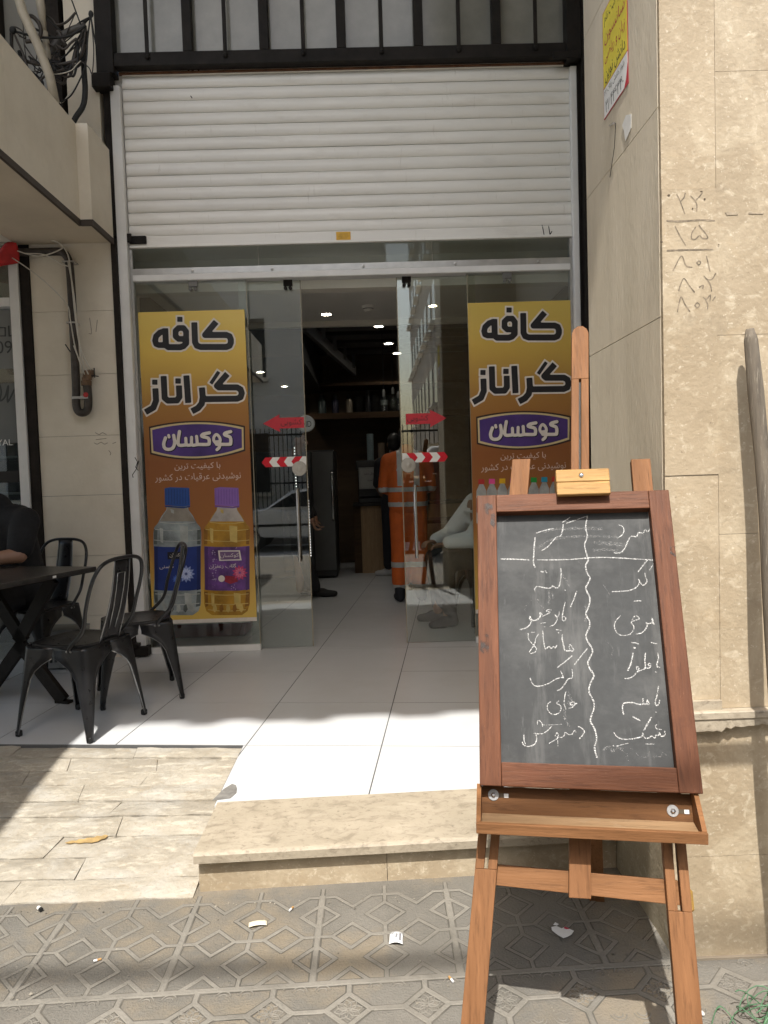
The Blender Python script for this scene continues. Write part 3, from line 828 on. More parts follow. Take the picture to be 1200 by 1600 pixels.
for dz,w in((.012,.06),(-.002,.075),(-.014,.05)):
    tm=text_mesh(fa('کرکره برقی'),Vector(((a.x+b.x)/2,-.0250,(a.z+b.z)/2+dz)),VX,VZ,.010,w); mb.add(tm.v,tm.f)
obj('lettering',mb,pbr('dark_brown_ink',(.10,.04,.01),.6),st)
S=[[(290,107),(294,110),(300,108),(304,112)],[(296,113),(302,109)],[(309,109),(314,112)],[(298,150),(300,153)],[(847,352),(849,362),(850,368)],[(857,353),(859,366)],[(862,362),(859,367)]]
D,lo,rs=stroke_field([([(at(*p_,-.02).x,at(*p_,-.02).z) for p_ in s],.006) for s in S],.0022,.002)
obj('black_marks',field_mesh(D,lo,rs,lambda x,y:(x,-.0232 if y<2.9 else -.0195,y)),M_blackpaint,t)

# frame of the shop front
t=thing('shop_front','white metal frame with clear fixed panes either side of the sliding doorway','shop front',(-.1,0,0))
mb=MB()
mb.box((-1.692,-.06,.0),(XL-.006,.0,3.90),.004); obj('side_rail',mb,M_white,t)
mb=MB(); mb.box((XR+.006,-.045,.0),(XR+.05,.0,3.965),.004); obj('side_rail',mb,M_white,t)
for x0_ in(XL-.005,XR-.012):
    mb=MB(); mb.box((x0_,-.012,.0),(x0_+.017,.04,2.82)); obj('inner_channel',mb,M_alu,t)
mb=MB(); mb.box((XL+.0125,-.03,2.598),(XR-.0125,.07,2.642),.004); obj('door_track',mb,M_white,t)
mb=MB(); mb.box((XL+.0125,-.012,2.6425),(XR-.0125,.05,2.688)); 
for x in(-1.2,-.65,-.02,.62,1.2): mb.lathe((x,-.0125,2.664),[(.011,0),(.011,-.006),(.004,-.008)],10,'Y')
obj('roller_housing',mb,M_alu,t)
for x0_,x1_ in((XL+.0125,-.832),(.70,XR-.0125)):
    mb=MB(); mb.box((x0_,-.008,.0),(x1_,.03,.045),.003); obj('sill',mb,M_white,t)
for x0,x1 in((XL+.0125,-.835),(.70,XR-.0125)):
    m2=MB(); m2.box((x0,.0,.0455),(x1,.010,2.597)); pn=obj('fixed_pane',m2,M_glass,t)
    m3=MB(); xe=x1 if x0<0 else x0; m3.box((xe-.0022,-.0015,.0455),(xe+.0022,.0115,2.597)); obj('pane_edge',m3,M_glassedge,pn)
m2=MB(); m2.box((XL+.0125,.0,2.6885),(-.745,.010,2.826)); m2.box((-.741,.0,2.6885),(.46,.01,2.826)); m2.box((.464,.0,2.6885),(XR-.0125,.01,2.826)); obj('transom_pane',m2,M_glass_dim,t)
for x in(-1.20,-.55,.28,.98):
    m2=MB(); big= x in(-.55,.28); y0=-.006 if not big else .03
    yy=.040 if big else -.002
    m2.box((x-.032,yy-.012,2.555),(x+.032,yy,2.602),.003)
    for dx in(-.017,.017): m2.lathe((x+dx,yy-.012,2.54),[(.013,.012),(.013,-.006),(.008,-.009),(.003,-.009)],12,'Y')
    obj('roller_bracket',m2,M_black if big else pbr('dull_bracket',(.16,.155,.145),.5,.3),t)
m2=MB(); m2.box((-1.75,-.10,.008),(-1.60,-.02,.075),.004); m2.box((-1.735,-.12,.0755),(-1.66,-.03,.10),.003); obj('floor_bracket',m2,M_black,t)
S=[[(211,715),(215,722),(212,730),(216,735)],[(207,742),(213,733),(217,720)],[(207,742),(208,746)]]
D,lo,rs=stroke_field([([(at(*p_,-.06).x,at(*p_,-.06).z) for p_ in s],.005) for s in S],.002,.002)
obj('pen_scribble',field_mesh(D,lo,rs,lambda x,y:(x,-.0608,y)),M_blackpaint,t)
mb=MB(); mb.box((XR+.072,-.10,.0),(1.78,.0,5.0)); mb.box((XR+.052,-.04,.0),(XR+.0715,.0,3.975)) 
tag(obj('black_post',mb,M_black),'black steel post beside the right edge of the shutter','post')
mb=MB(); mb.box((1.56,-2.549,-.2),(1.78,-.101,9.9)); tag(obj('return_wall',mb,M_trav_wall),'pale return wall between the black post and the back of the pillar','wall')
mb=MB(); mb.box((-1.742,-.045,2.9),(-1.695,.0,3.858)); tag(obj('black_post',mb,M_blackpaint),'thin black steel upright left of the roller shutter','post')

# ---- sliding doors
def door(x0,x1,side,label):
    d=thing('sliding_door',label,'door',((x0+x1)/2,.05,0))
    mb=MB(); mb.box((x0,.045,.006),(x1,.055,2.596)); obj('pane',mb,M_glass,d)
    xe=x1 if side<0 else x0
    mb=MB(); mb.box((xe-.003,.043,.006),(xe+.003,.057,2.596)); obj('edge_strip',mb,M_glassedge,d)
    s=-side
    # lock disc
    c=Vector((xe+side*-0+(-.052 if side<0 else .045),.045,0)); 
    zc=1.28
    mb=MB(); prof=[(.052,0),(.052,-.012),(.047,-.016),(.022,-.017),(.020,-.021),(.010,-.022),(.009,-.028),(.003,-.029)]
    mb.lathe((c.x,.0445,zc),prof,28,'Y'); obj('lock',mb,pbr('brushed_nickel',(.50,.47,.42),.38,.6,.1,14),d,smooth=True,auto=35)
    xh=xe+(-.07 if side<0 else .085)
    mb=MB(); mb.tube([(xh,.005,.62),(xh,.005,1.14)],.011,12)
    for zz in(.70,1.06): mb.tube([(xh,.005,zz),(xh,.0445,zz)],.007,8)
    obj('handle',mb,M_chrome,d,smooth=True,auto=40)
    return d
dl=door(-.90,-.465,-1,'left sliding glass door half covered by the fixed pane, steel handle on its right edge')
dr=door(.21,.76,1,'right sliding glass door with a steel handle and lock disc on its left edge')
M_red=flat('red_vinyl',(.52,.025,.04),.45); M_redb=flat('bright_red_vinyl',(.60,.005,.02),.4); M_wvin=flat('white_vinyl',(.80,.79,.76),.4)
def arrow(cx,zc,sgn,par,w=.29,tail=.075,head=.125):
    mb=MB()
    pts=[(-w/2,0),(-w/2+.12,head/2),(-w/2+.115,tail/2),(w/2,tail/2),(w/2,-tail/2),(-w/2+.115,-tail/2),(-w/2+.12,-head/2)]
    if sgn>0: pts=[(-a,b) for a,b in pts][::-1]
    mb.prism(pts,(cx,.0443,zc),VX,VZ,-VY,.0008); a=obj('arrow_sticker',mb,M_red,par)
    tm=text_mesh(fa('کشویی'),Vector((cx+(.055 if sgn<0 else -.06),.0432,zc)),VX,VZ,.05,.15)
    obj('lettering',tm,ink,a)
def chevrons(x0,x1,zc,sgn,par,h=.068):
    n=6; w=(x1-x0)/n; nose=.026
    for i in range(n):
        a=x0+i*w; b=a+w; mb=MB()
        if sgn<0:
            pts=[(a,0),(a+nose,h/2),(b+nose,h/2),(b,0),(b+nose,-h/2),(a+nose,-h/2)]
            if i==n-1: pts=[(a,0),(a+nose,h/2),(b+.004,h/2),(b+.004,-h/2),(a+nose,-h/2)]
            redp=i%2==0
        else:
            pts=[(a-nose,h/2),(b-nose,h/2),(b,0),(b-nose,-h/2),(a-nose,-h/2),(a,0)]
            if i==0: pts=[(a-.004,h/2),(b-nose,h/2),(b,0),(b-nose,-h/2),(a-.004,-h/2)]
            redp=i%2==1
        mb.prism(pts[::-1],(0,.0443,zc),VX,VZ,-VY,.0008)
        obj('chevron',mb,M_redb if redp else M_wvin,par)
arrow(at(443,661,.045).x,at(443,661,.045).z,-1,dl)
arrow(at(666,654,.045).x,at(666,654,.045).z,1,dr)
a=at(409,722,.045); chevrons(a.x,-.468,a.z-.003,-1,dl)
a=at(700,713,.045); chevrons(.215,a.x,a.z-.002,1,dr)

# ---- posters behind the fixed panes
PZ0,PZ1=.24,2.393
def z6(p): v=at(210+p[0]/6,480+p[1]/6,.02); return (v.x,v.z)
def zb(p): v=at(220+p[0]/6.667,650+p[1]/6.667,.02); return (v.x,v.z)
Wd=.735
G=[((None),)]
big=[ # (points, width px/6 zoom)
 ([(775,145),(672,268),(870,268),(900,280),(912,310),(912,340),(900,368),(870,380),(630,380),(595,368),(578,335),(571,150)],57),
 ([(495,330),(495,235),(470,203),(425,203),(397,230),(397,280),(425,305),(495,305)],54),
 ([(495,300),(495,345),(470,372),(440,382),(330,382),(307,365),(300,205)],57),
 ([(437,98),(437,146)],50),
 ([(300,230),(250,246),(215,280),(206,320),(215,352),(240,362),(300,362)],54),
 ([(880,630),(782,742),(800,757),(970,757),(1003,775),(1014,810),(1003,848),(970,862),(660,866)],57),
 ([(800,610),(725,722)],34),
 ([(642,757),(650,850),(640,908),(605,950),(548,980)],58),
 ([(497,645),(515,902)],58),
 ([(428,738),(432,845),(410,878),(325,880),(295,855),(285,650)],57),
 ([(420,672),(420,722)],52),([(203,684),(203,732)],50),
 ([(208,765),(215,880),(190,945),(115,988)],57)]
kx=abs(z6((600,500))[0]-z6((0,500))[0])/600
bigw=[([z6(p) for p in pts],w*kx) for pts,w in big]
logo=[([(945,165),(890,180),(885,200),(940,225),(945,285),(925,297),(800,297)],34),([(800,297),(770,255),(775,215),(800,195),(830,225),(835,265),(800,270)],30),([(833,260),(828,325),(803,352)],32),
 ([(725,178),(660,192),(648,215),(715,235),(722,285),(705,298),(600,298)],34),([(600,298),(592,215)],32),([(600,300),(545,302),(540,225)],32),([(545,302),(490,302),(480,235)],32),([(490,302),(410,305),(402,250),(415,165)],34),
 ([(355,205),(365,280),(345,335),(300,350),(262,335),(252,290),(270,230)],34),([(303,205),(307,222)],30)]
logow=[([zb(p) for p in (sm2(pts,4) if len(pts)>2 else pts)],w*kx*6/6.667) for pts,w in logo]
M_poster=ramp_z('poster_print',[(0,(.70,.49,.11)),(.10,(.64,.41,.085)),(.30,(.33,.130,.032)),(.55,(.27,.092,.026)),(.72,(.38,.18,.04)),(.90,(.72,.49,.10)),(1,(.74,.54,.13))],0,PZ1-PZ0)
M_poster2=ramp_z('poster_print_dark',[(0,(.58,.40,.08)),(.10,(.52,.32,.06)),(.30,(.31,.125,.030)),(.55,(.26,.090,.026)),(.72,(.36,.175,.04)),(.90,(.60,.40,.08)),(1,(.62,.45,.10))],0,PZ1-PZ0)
M_pw=flat('print_white',(.72,.66,.60),.4); M_pk=flat('print_charcoal',(.012,.011,.014),.4); M_cream=flat('print_cream',(.62,.50,.26),.4); M_pur=pbr('print_purple',(.075,.035,.20),.4,0,.25,3); M_pdk=flat('print_darkbrown',(.035,.015,.012),.4); M_pinkw=flat('print_pinkwhite',(.68,.52,.44),.4)
def badge_poly(g):
    top=[];bot=[]
    for i in range(17):
        u=i/16; x=105+980*u; k=1-(2*u-1)**2
        top.append((x+g*(1 if u<.5 else -1)*(1 if i in(0,16) else (.6 if False else abs(2*u-1))),122-8*u-57*k+g)); 
    for i in range(17):
        u=1-i/16; x=118+970*u; k=1-(2*u-1)**2
        bot.append((x+g*(1 if u<.5 else -1)*abs(2*u-1),392-34*u+78*k*.95-g))
    return [zb(p) for p in top+bot]
def poster(dx,label,variant):
    P0=Vector((-1.588+dx,.02,PZ0))
    p=thing('poster',label,'poster',(P0.x+Wd/2,.02,PZ0))
    N=-VY
    sh=MB(); sh.prism([(0,0),(Wd,0),(Wd,PZ1-PZ0),(0,PZ1-PZ0)],(0,0,0),VX,VZ,VY,.0015)
    o=obj('sheet',sh,M_poster if variant==0 else M_poster2,p); o.location=P0-Vector(p.location)
    mb=MB(); mb.prism([(0,-.028),(Wd,-.028),(Wd,-.0005),(0,-.0005)],P0,VX,VZ,VY,.0015); obj('white_margin',mb,M_pw,p)
    def put(off): return lambda x,y:(x+dx,.02-off,y)
    D,lo,rs=stroke_field(bigw,.0055,.03,cap='flat')
    obj('title_outline',field_mesh(D,lo,rs,put(.0008),off=.0115),M_pw,p)
    obj('title',field_mesh(D,lo,rs,put(.0016)),M_pk,p)
    for nm,g,off,m in(('badge_border',-8,.0008,M_pdk),('badge_line',8,.0014,M_cream),('badge_field',26,.0020,M_pur)):
        mb=MB(); mb.prism([(a,b) for a,b in badge_poly(g)][::-1],Vector((dx,.02-off+.0005,0)),VX,VZ,N,.0005); obj(nm,mb,m,p)
    D,lo,rs=stroke_field(logow,.0035,.02)
    obj('badge_lettering_shadow',field_mesh(D,lo,rs,lambda x,y:(x+dx+.004,.02-.0024,y-.004),off=.003),M_pk,p)
    obj('badge_lettering',field_mesh(D,lo,rs,put(.0030)),M_pw,p)
    mb=MB()
    for s,(px,py),h,w in(('با کیفیت ترین',(600,525),.054,.32),('نوشیدنی عرقیات در کشور',(605,638),.060,.60)):
        c=zb((px,py)); tm=text_mesh(fa(s),Vector((c[0]+dx,.02-.0014,c[1])),VX,VZ,h,w); mb.add(tm.v,tm.f)
    obj('slogan',mb,M_pinkw,p)
    return p
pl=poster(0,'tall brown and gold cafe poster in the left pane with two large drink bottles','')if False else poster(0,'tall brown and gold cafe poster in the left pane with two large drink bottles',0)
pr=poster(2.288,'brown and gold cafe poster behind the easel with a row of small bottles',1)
# printed bottles on the left poster
def zq(p): v=at(200+p[0]/5.4545,740+p[1]/5.4545,.02); return Vector((v.x,.02,v.z))
def shape(par,name,pts,off,m):
    mb=MB(); vs=[zq(p) for p in pts]; mb.prism([(v.x,v.z) for v in vs],Vector((0,.02-off,0)),VX,VZ,VY,.0004)
    return obj(name,mb,m,par)
def bottle_print(par,cx,capc,bodycol,topcol,labcol,w,top,sx,edg,ldk,cdk):
    L=lambda pts:[(cx+sx*a,b) for a,b in pts]
    half=[(-88,275),(-95,310),(-130,355),(-165,420),(-195,455),(-203,500),(-203,600),(-196,680),(-196,900),(-200,980),(-200,1100),(-180,1165),(-130,1200)]
    body=half+[(-a,b) for a,b in half[::-1]]
    shape(par,'bottle_print',L(body),.0008,bodycol)
    sh=[(-82,280),(-90,312),(-122,358),(-150,405),(150,405),(122,358),(90,312),(82,280)]
    shape(par,'bottle_shoulder',L(sh),.0014,topcol)
    for a,b,c_,d in((-150,460,-120,590),(20,440,90,585),(-140,1010,-110,1130),(60,1010,120,1150),(-60,300,-30,340)):
        shape(par,'bottle_glint',L([(a,b),(c_,b+8),(c_,d),(a+8,d-10)]),.0019,w)
    for a,b_ in((-200,-168),(168,200)):
        shape(par,'bottle_edge',L([(a,470),(b_,475),(b_-4,600),(a,600)]),.0016,edg); shape(par,'bottle_edge',L([(a,1000),(b_,1000),(b_*.97,1120),(a*.93,1130)]),.0016,edg)
    for y,h,wd in((408,7,150),(470,6,188),(560,6,196),(1015,7,190),(1095,8,188),(1150,7,165)):
        shape(par,'bottle_ring',L([(-wd,y),(-wd*.5,y+9),(0,y+12),(wd*.5,y+9),(wd,y),(wd,y+h),(wd*.5,y+9+h),(0,y+12+h),(-wd*.5,y+9+h),(-wd,y+h)]),.0018,w)
    for k in range(5):
        x=-120+k*58; shape(par,'bottle_dimple',L([(x,1120),(x+22,1105),(x+34,1150),(x+16,1178),(x-4,1160)]),.0020,edg if k%2 else w)
    shape(par,'label_shade',L([(-197,620),(-165,622),(-165,988),(-192,984)]),.0026,ldk); shape(par,'label_shade',L([(165,620),(197,615),(197,980),(165,990)]),.0026,ldk)
    for k in range(9):
        x=-100+k*24; shape(par,'cap_rib',L([(x,132),(x+5,132),(x+6,258),(x+1,258)]),.0021,cdk)
    shape(par,'cap_ring',L([(-106,272),(50,283),(108,273),(108,284),(50,295),(-104,283)]),.0021,cdk)
    shape(par,'bottle_cap',L([(-108,125),(-60,115),(100,122),(108,270),(50,280),(-105,268)]),.0016,capc)
    lb=shape(par,'bottle_label',L([(-198,615),(-100,622),(100,622),(198,612),(198,980),(100,992),(-100,992),(-192,985)]),.0022,labcol)
    return L
pl_b=lambda c:flat('print_'+c[0],c[1],.4,.2,9)
w1=flat('print_glint',(.40,.42,.40),.4,.2,9); w2=flat('print_glint_amber',(.55,.40,.12),.4,.2,9)
L1=bottle_print(pl,430,flat('print_blue',(.02,.07,.28),.4),pbr('print_water',(.30,.34,.345),.4,0,.35,7),flat('print_water_top',(.27,.24,.20),.4,.2,9),flat('print_navy',(.015,.035,.19),.4,.15,6),w1,0,1,flat('print_water_edge',(.10,.115,.11),.4,.3,9),flat('print_navy_dark',(.008,.018,.10),.4),flat('print_blue_dark',(.01,.04,.17),.4))
L2=bottle_print(pl,850,flat('print_violet',(.24,.12,.42),.4),pbr('print_amber',(.40,.21,.02),.4,0,.3,7),flat('print_grey',(.42,.38,.35),.4,.2,9),pbr('print_plum',(.13,.05,.22),.4,0,.35,14),w2,0,.97,flat('print_amber_edge',(.24,.105,.012),.4,.3,9),flat('print_plum_edge',(.07,.026,.13),.4),flat('print_violet_dark',(.16,.075,.30),.4))
def petals(par,cx,cy,r,n,m,off):
    for ring,(ro,ri) in enumerate(((r,.55*r),(.68*r,.3*r))):
        mb=MB()
        for k in range(n):
            a=2*math.pi*(k+.5*ring)/n; w=.9*math.pi/n
            P=[(cx+ri*.3*math.cos(a),cy+ri*.3*math.sin(a)),(cx+ro*.7*math.cos(a-w),cy+ro*.7*math.sin(a-w)),(cx+ro*math.cos(a),cy+ro*math.sin(a)),(cx+ro*.7*math.cos(a+w),cy+ro*.7*math.sin(a+w))]
            vs=[zq(p) for p in P]; mb.add([Vector((v.x,.02-off-ring*.0004-k*.00001,v.z)) for v in vs],[(0,1,2,3)])
        obj('flower_print',mb,m[ring],par)
petals(pl,505,850,75,12,(flat('petal_a',(.25,.32,.60),.4),flat('petal_b',(.50,.56,.78),.4)),.0030)
petals(pl,425,895,38,10,(flat('petal_c',(.06,.13,.50),.4),flat('petal_d',(.12,.22,.62),.4)),.0036)
petals(pl,960,840,66,11,(flat('petal_e',(.50,.05,.14),.4),flat('petal_f',(.62,.16,.26),.4)),.0030)
shape(pl,'saffron_print',[(835,865),(930,870),(945,915),(880,935),(830,915)],.0028,flat('print_saffron',(.28,.02,.04),.4,.3,20))
shape(pl,'seal_print',[(805+28*math.cos(a),890+28*math.sin(a)) for a in np.linspace(0,6.28,14)[:-1]],.0038,M_pw)
shape(pl,'label_plate',[(345,665),(500,660),(505,722),(348,727)],.0028,M_pk)
shape(pl,'label_plate',[(775,652),(960,650),(975,735),(785,740)],.0028,M_pw); shape(pl,'label_plate',[(790,662),(950,660),(960,725),(797,730)],.0033,flat('print_plum_dark',(.16,.09,.2),.4))
mb=MB()
for s,(x,y),h,w in(('کوکسان',(425,692),.030,.10),('کاسنی',(340,790),.035,.10),('کوکسان',(873,695),.034,.13),('گلاب زعفران',(815,785),.035,.19)):
    c=zq((x,y)); tm=text_mesh(fa(s),Vector((c.x,.02-.0042,c.z)),VX,VZ,h,w); mb.add(tm.v,tm.f)
obj('label_lettering',mb,M_pw,pl)
mb=MB(); rr=random.Random(4)
for i in range(70):
    x=rr.choice([rr.uniform(725,765),rr.uniform(880,935)]); y=rr.uniform(625,980)
    if 640<y<940 and x>770: continue
    c=zq((x,y)); mb.lathe((c.x,.02-.0027,c.z),[(rr.uniform(.002,.006),0),(.001,-.0002)],6,'Y')
obj('label_ornament',mb,flat('print_lilac',(.36,.28,.44),.4),pl)
# row of small bottles on the right poster
caps=[(.45,.03,.03),(.75,.08,.30),(.70,.40,.01),(.20,.01,.12),(.70,.42,.02),(.01,.25,.04),(.01,.25,.38),(.5,.03,.02),(.3,.02,.35)]
def zr_(x,y): v=at(730+x/7.06,690+y/7.06,.02); return (v.x,v.z)
for i,cc in enumerate(caps):
    x=150+i*115; up=4*i
    for nm,pts,off,m in(('small_bottle_print',[(-22,470),(-55,545),(-55,900),(55,900),(55,545),(22,470)],.0010,flat('print_clear_%d'%i,(.36,.37,.36),.4,.25,12)),
        ('small_label_print',[(-52,620),(52,620),(52,780),(-52,780)],.0016,flat('print_lab_%d'%i,tuple(.5*c for c in cc),.4)),
        ('small_cap_print',[(-32,415),(32,415),(34,470),(-34,470)],.0016,flat('print_cap_%d'%i,cc,.4))):
        mb=MB(); mb.prism([zr_(x+a,b-up) for a,b in pts],Vector((0,.02-off,0)),VX,VZ,VY,.0004); obj(nm,mb,m,pr)

for p_ in(pl,pr): p_.location.y-=.0275       # the vinyl sheets hang on the street side of the panes
# ================================================================ CAFE INTERIOR
t=thing('cafe_interior','dim cafe room behind the glass with grey ceiling band and dark timber back','building',(0,3,0))
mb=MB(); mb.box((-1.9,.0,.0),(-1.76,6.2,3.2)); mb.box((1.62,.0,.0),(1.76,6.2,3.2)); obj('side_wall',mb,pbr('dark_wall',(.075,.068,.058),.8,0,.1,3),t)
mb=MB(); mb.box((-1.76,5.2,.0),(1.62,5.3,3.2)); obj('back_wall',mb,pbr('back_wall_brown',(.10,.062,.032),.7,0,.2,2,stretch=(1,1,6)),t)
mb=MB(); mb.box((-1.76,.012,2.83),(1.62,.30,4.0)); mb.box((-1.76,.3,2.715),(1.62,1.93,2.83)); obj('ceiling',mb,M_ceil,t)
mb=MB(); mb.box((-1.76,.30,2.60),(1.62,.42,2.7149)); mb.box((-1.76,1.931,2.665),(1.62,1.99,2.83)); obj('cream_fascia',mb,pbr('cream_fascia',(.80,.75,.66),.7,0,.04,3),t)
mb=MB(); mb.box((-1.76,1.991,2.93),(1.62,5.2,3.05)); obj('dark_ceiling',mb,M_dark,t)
for y in(2.35,2.85,3.35,3.85,4.35):
    m2=MB(); m2.box((-.55,y-.02,2.80),(1.62,y+.02,2.8501)); obj('ceiling_slat',m2,pbr('slat_dark',(.07,.06,.05),.6),t)
mb=MB(); mb.bar((-.62,2.02,2.70),(-.20,4.6,2.62),.05,.12,side=(0,0,1)); 
for k in range(5): 
    p=Vector((-.62,2.02,2.72)).lerp(Vector((-.2,4.6,2.64)),k/4.6+.03); mb.box((p.x+.02,p.y,p.z-.02),(p.x+.06,p.y+.05,p.z+.14))
obj('ceiling_beam',mb,pbr('beam_grey',(.085,.08,.075),.6),t)
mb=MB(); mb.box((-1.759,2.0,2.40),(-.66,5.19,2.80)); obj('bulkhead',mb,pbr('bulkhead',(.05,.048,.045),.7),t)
M_lamp=emit('downlight',(1,.93,.80),34.0)
M_lampw=emit('downlight_warm',(1,.86,.55),24.0)
def downlight(x,y,z,r,label,warm=False):
    d=thing('ceiling_downlight',label,'ceiling light',(x,y,z),'round ceiling downlights in the cafe')
    mb=MB(); mb.lathe((x,y,z),[(r*1.45,-.001),(r*1.42,-.012),(r*1.1,-.014),(r*1.02,-.004),(r*1.02,-.001)],24); obj('rim',mb,M_ceil,d)
    mb=MB(); mb.lathe((x,y,z),[(r,-.0045),(r*.5,-.006),(.001,-.006)],20); obj('lens',mb,M_lampw if warm else M_lamp,d)
downlight(-.377,1.60,2.715,.042,'bright white downlight in the grey ceiling seen through the open doorway')
downlight(.58,1.385,2.715,.036,'warm yellowish downlight seen through the right glass door',True)
for x,y,l in((-1.19,2.88,'small downlight seen through the left glass door, nearer of the two'),(-1.08,4.15,'small downlight seen through the left glass door, lower and deeper one')):
    downlight(x,y,2.40 if False else 2.4005-.0005,.04,l)
for x,y,l in((.113,2.6,'small downlight in the dark ceiling, nearest of the row by the right door edge'),(.24,3.6,'small downlight in the dark ceiling, middle of the row by the right door edge'),(.36,4.3,'small downlight in the dark ceiling, farthest of the row by the right door edge')):
    downlight(x,y,2.7995,.045,l)
d=thing('smoke_detector','round white smoke detector on the grey ceiling inside the doorway','smoke detector',(.006,1.365,2.715))
mb=MB(); mb.lathe((.006,1.365,2.715),[(.055,-.001),(.055,-.014),(.048,-.02),(.046,-.034),(.032,-.045),(.03,-.052),(.002,-.053)],24); obj('housing',mb,M_ceil,d,smooth=True,auto=30)
mb=MB(); mb.lathe((.006,1.365,2.715),[(.0465,-.022),(.0475,-.026),(.0465,-.031)],24); obj('vent_ring',mb,M_dark,d)
# back shelf with flasks
sz=2.07
t=thing('wall_shelf','dark timber shelf carrying flasks and cup stacks at the back of the cafe','shelf',(.1,4.7,2.0))
mb=MB(); mb.box((-.85,4.52,2.03),(1.6,5.19,2.07)); mb.box((-.85,4.50,1.99),(1.6,4.535,2.029)); obj('board',mb,M_shelf,t)
mb=MB(); mb.box((-.85,5.10,2.0705),(1.6,5.19,2.42)); obj('back_panel',mb,pbr('warm_panel',(.13,.085,.045),.6,0,.2,3),t)
mb=MB(); mb.box((-.85,4.5,2.421),(1.6,5.19,2.46)); obj('top_board',mb,M_shelf,t)
fl=[(-.645,'dark green','slate green flask at the left end of the back shelf',(.055,.075,.075),.052),(-.47,'navy','navy blue flask second along the back shelf',(.018,.016,.04),.045),(-.285,'silver','cream silver flask third along the back shelf',(.30,.25,.19),.045),
    (-.03,'black','black flask before the stacked plates on the back shelf',(.012,.012,.014),.045),(.18,'black','tall black bottle with a pale label on the back shelf',(.012,.012,.014),.05),(.38,'black','black bottle at the right edge of the doorway on the back shelf',(.02,.02,.024),.045)]
for i,(x,n_,l,c,r) in enumerate(fl):
    h=.25 if i<3 else .30
    d=thing('flask',l,'flask',(x,4.62,sz),'flasks on the back shelf')
    mb=MB(); mb.lathe((x,4.62,sz+.001),[(r,0),(r,h*.62),(r*.8,h*.70),(r*.6,h*.74)],16); obj('body',mb,pbr('flask_%d'%i,c,.35,.2,.1,10),d,smooth=True,auto=40)
    mb=MB(); mb.lathe((x,4.62,sz+h*.74),[(r*.62,0.001),(r*.64,h*.22),(r*.3,h*.26)],14); obj('cap',mb,M_rubber,d)
    if i==4:
        mb=MB(); mb.lathe((x,4.62,sz+.09),[(r+.001,0),(r+.001,.07)],16); obj('label',mb,flat('flask_label',(.30,.30,.29)),d)
for i,x in enumerate((-.13,.075,.28,.47)):
    d=MB()
    for k in range(13): d.lathe((x,4.85,sz+.002+k*.019),[(.05,0),(.085,.010),(.085,.013),(.05,.006)],16)
    tag(obj('plate_stack',d,pbr('plate_grey_%d'%i,(.16,.16,.155),.35)),('stack of thin pale plates behind the flasks, '+('leftmost','second from the left','third from the left','rightmost')[i]+' on the shelf'),'plates','plate stacks on the back shelf')
# fridge
t=thing('fridge','tall dark grey fridge with a long handle against the left wall','fridge',(-.95,3.9,0))
mb=MB(); mb.box((-1.5,3.62,.02),(-.46,4.3,1.55),.01); obj('cabinet',mb,pbr('fridge_grey',(.055,.055,.054),.35,.4,.08,4),t)
for x0,x1 in((-1.1,-.735),(-.73,-.465)):
    m2=MB(); m2.box((x0,3.585,.10),(x1,3.619,1.53),.008); dd=obj('door',m2,pbr('fridge_door',(.11,.11,.108),.32,.5,.08,4),t)
m2=MB(); m2.tube([(-.49,3.585,.70),(-.49,3.54,.74),(-.485,3.535,.95),(-.49,3.54,1.26),(-.49,3.585,1.30)],.014,8); obj('handle',m2,M_chrome,t,smooth=True)
# counter
t=thing('serving_counter','light wood fronted counter with a dark top in the cafe','counter',(.6,4.2,0))
mb=MB(); mb.box((-.165,3.97,.0),(1.6,4.5,.845)); obj('front_panel',mb,M_oak,t)
mb=MB(); mb.box((-.26,3.93,.846),(1.6,4.5,.88),.004); obj('worktop',mb,M_dark,t)
mb=MB(); mb.box((-.26,3.99,.0),(-.166,4.5,.845)); obj('side_panel',mb,M_shelf,t)
d=thing('coffee_machine','dark coffee machine on the counter with a pale printed notice on its front','coffee machine',(.15,4.2,.88))
mb=MB(); mb.box((-.19,4.02,.8805),(.62,4.45,.95),.01); mb.box((-.19,4.16,.951),(.62,4.45,1.30),.01); mb.box((-.21,4.0,1.301),(.64,4.46,1.42),.015); obj('body',mb,pbr('machine_black',(.02,.02,.021),.35,.3,.2,8),d)
mb=MB(); mb.box((-.175,3.985,1.06),(.20,3.992,1.33)); nt=obj('notice',mb,flat('notice_paper',(.34,.34,.33),.6),d)
mb=MB(); mb.box((-.165,3.983,1.07),(.19,3.9845,1.072)); mb.box((-.165,3.983,1.318),(.19,3.9845,1.32)); mb.box((-.165,3.983,1.072),(-.163,3.9845,1.318)); mb.box((.188,3.983,1.072),(.19,3.9845,1.318))
for z_,w in((1.25,.24),(1.17,.16)):
    tm=text_mesh(fa('لطفا سفارش دهید') if z_>1.2 else fa('خوش آمدید'),Vector((.01,3.983,z_)),VX,VZ,.035,w); mb.add(tm.v,tm.f)
obj('notice_print',mb,ink,nt)
for i,(x,h,r,c,l) in enumerate(((-.02,.34,.045,(.26,.33,.35),'tall pale blue stack of paper cups on the coffee machine'),(.12,.22,.045,(.30,.22,.16),'shorter brown stack of paper cups on the coffee machine'),(.27,.13,.05,(.36,.36,.36),'short pale stack of cups on the coffee machine beside the worker'))):
    mb=MB(); pr=[]
    for k in range(int(h/.02)): pr+=[(r*.92,k*.02),(r,k*.02+.017)]
    mb.lathe((x,4.2,1.421),pr+[(r*.7,h)],14); tag(obj('cup_stack',mb,pbr('cup_%d'%i,c,.5)),l,'cups','cup stacks on the coffee machine')
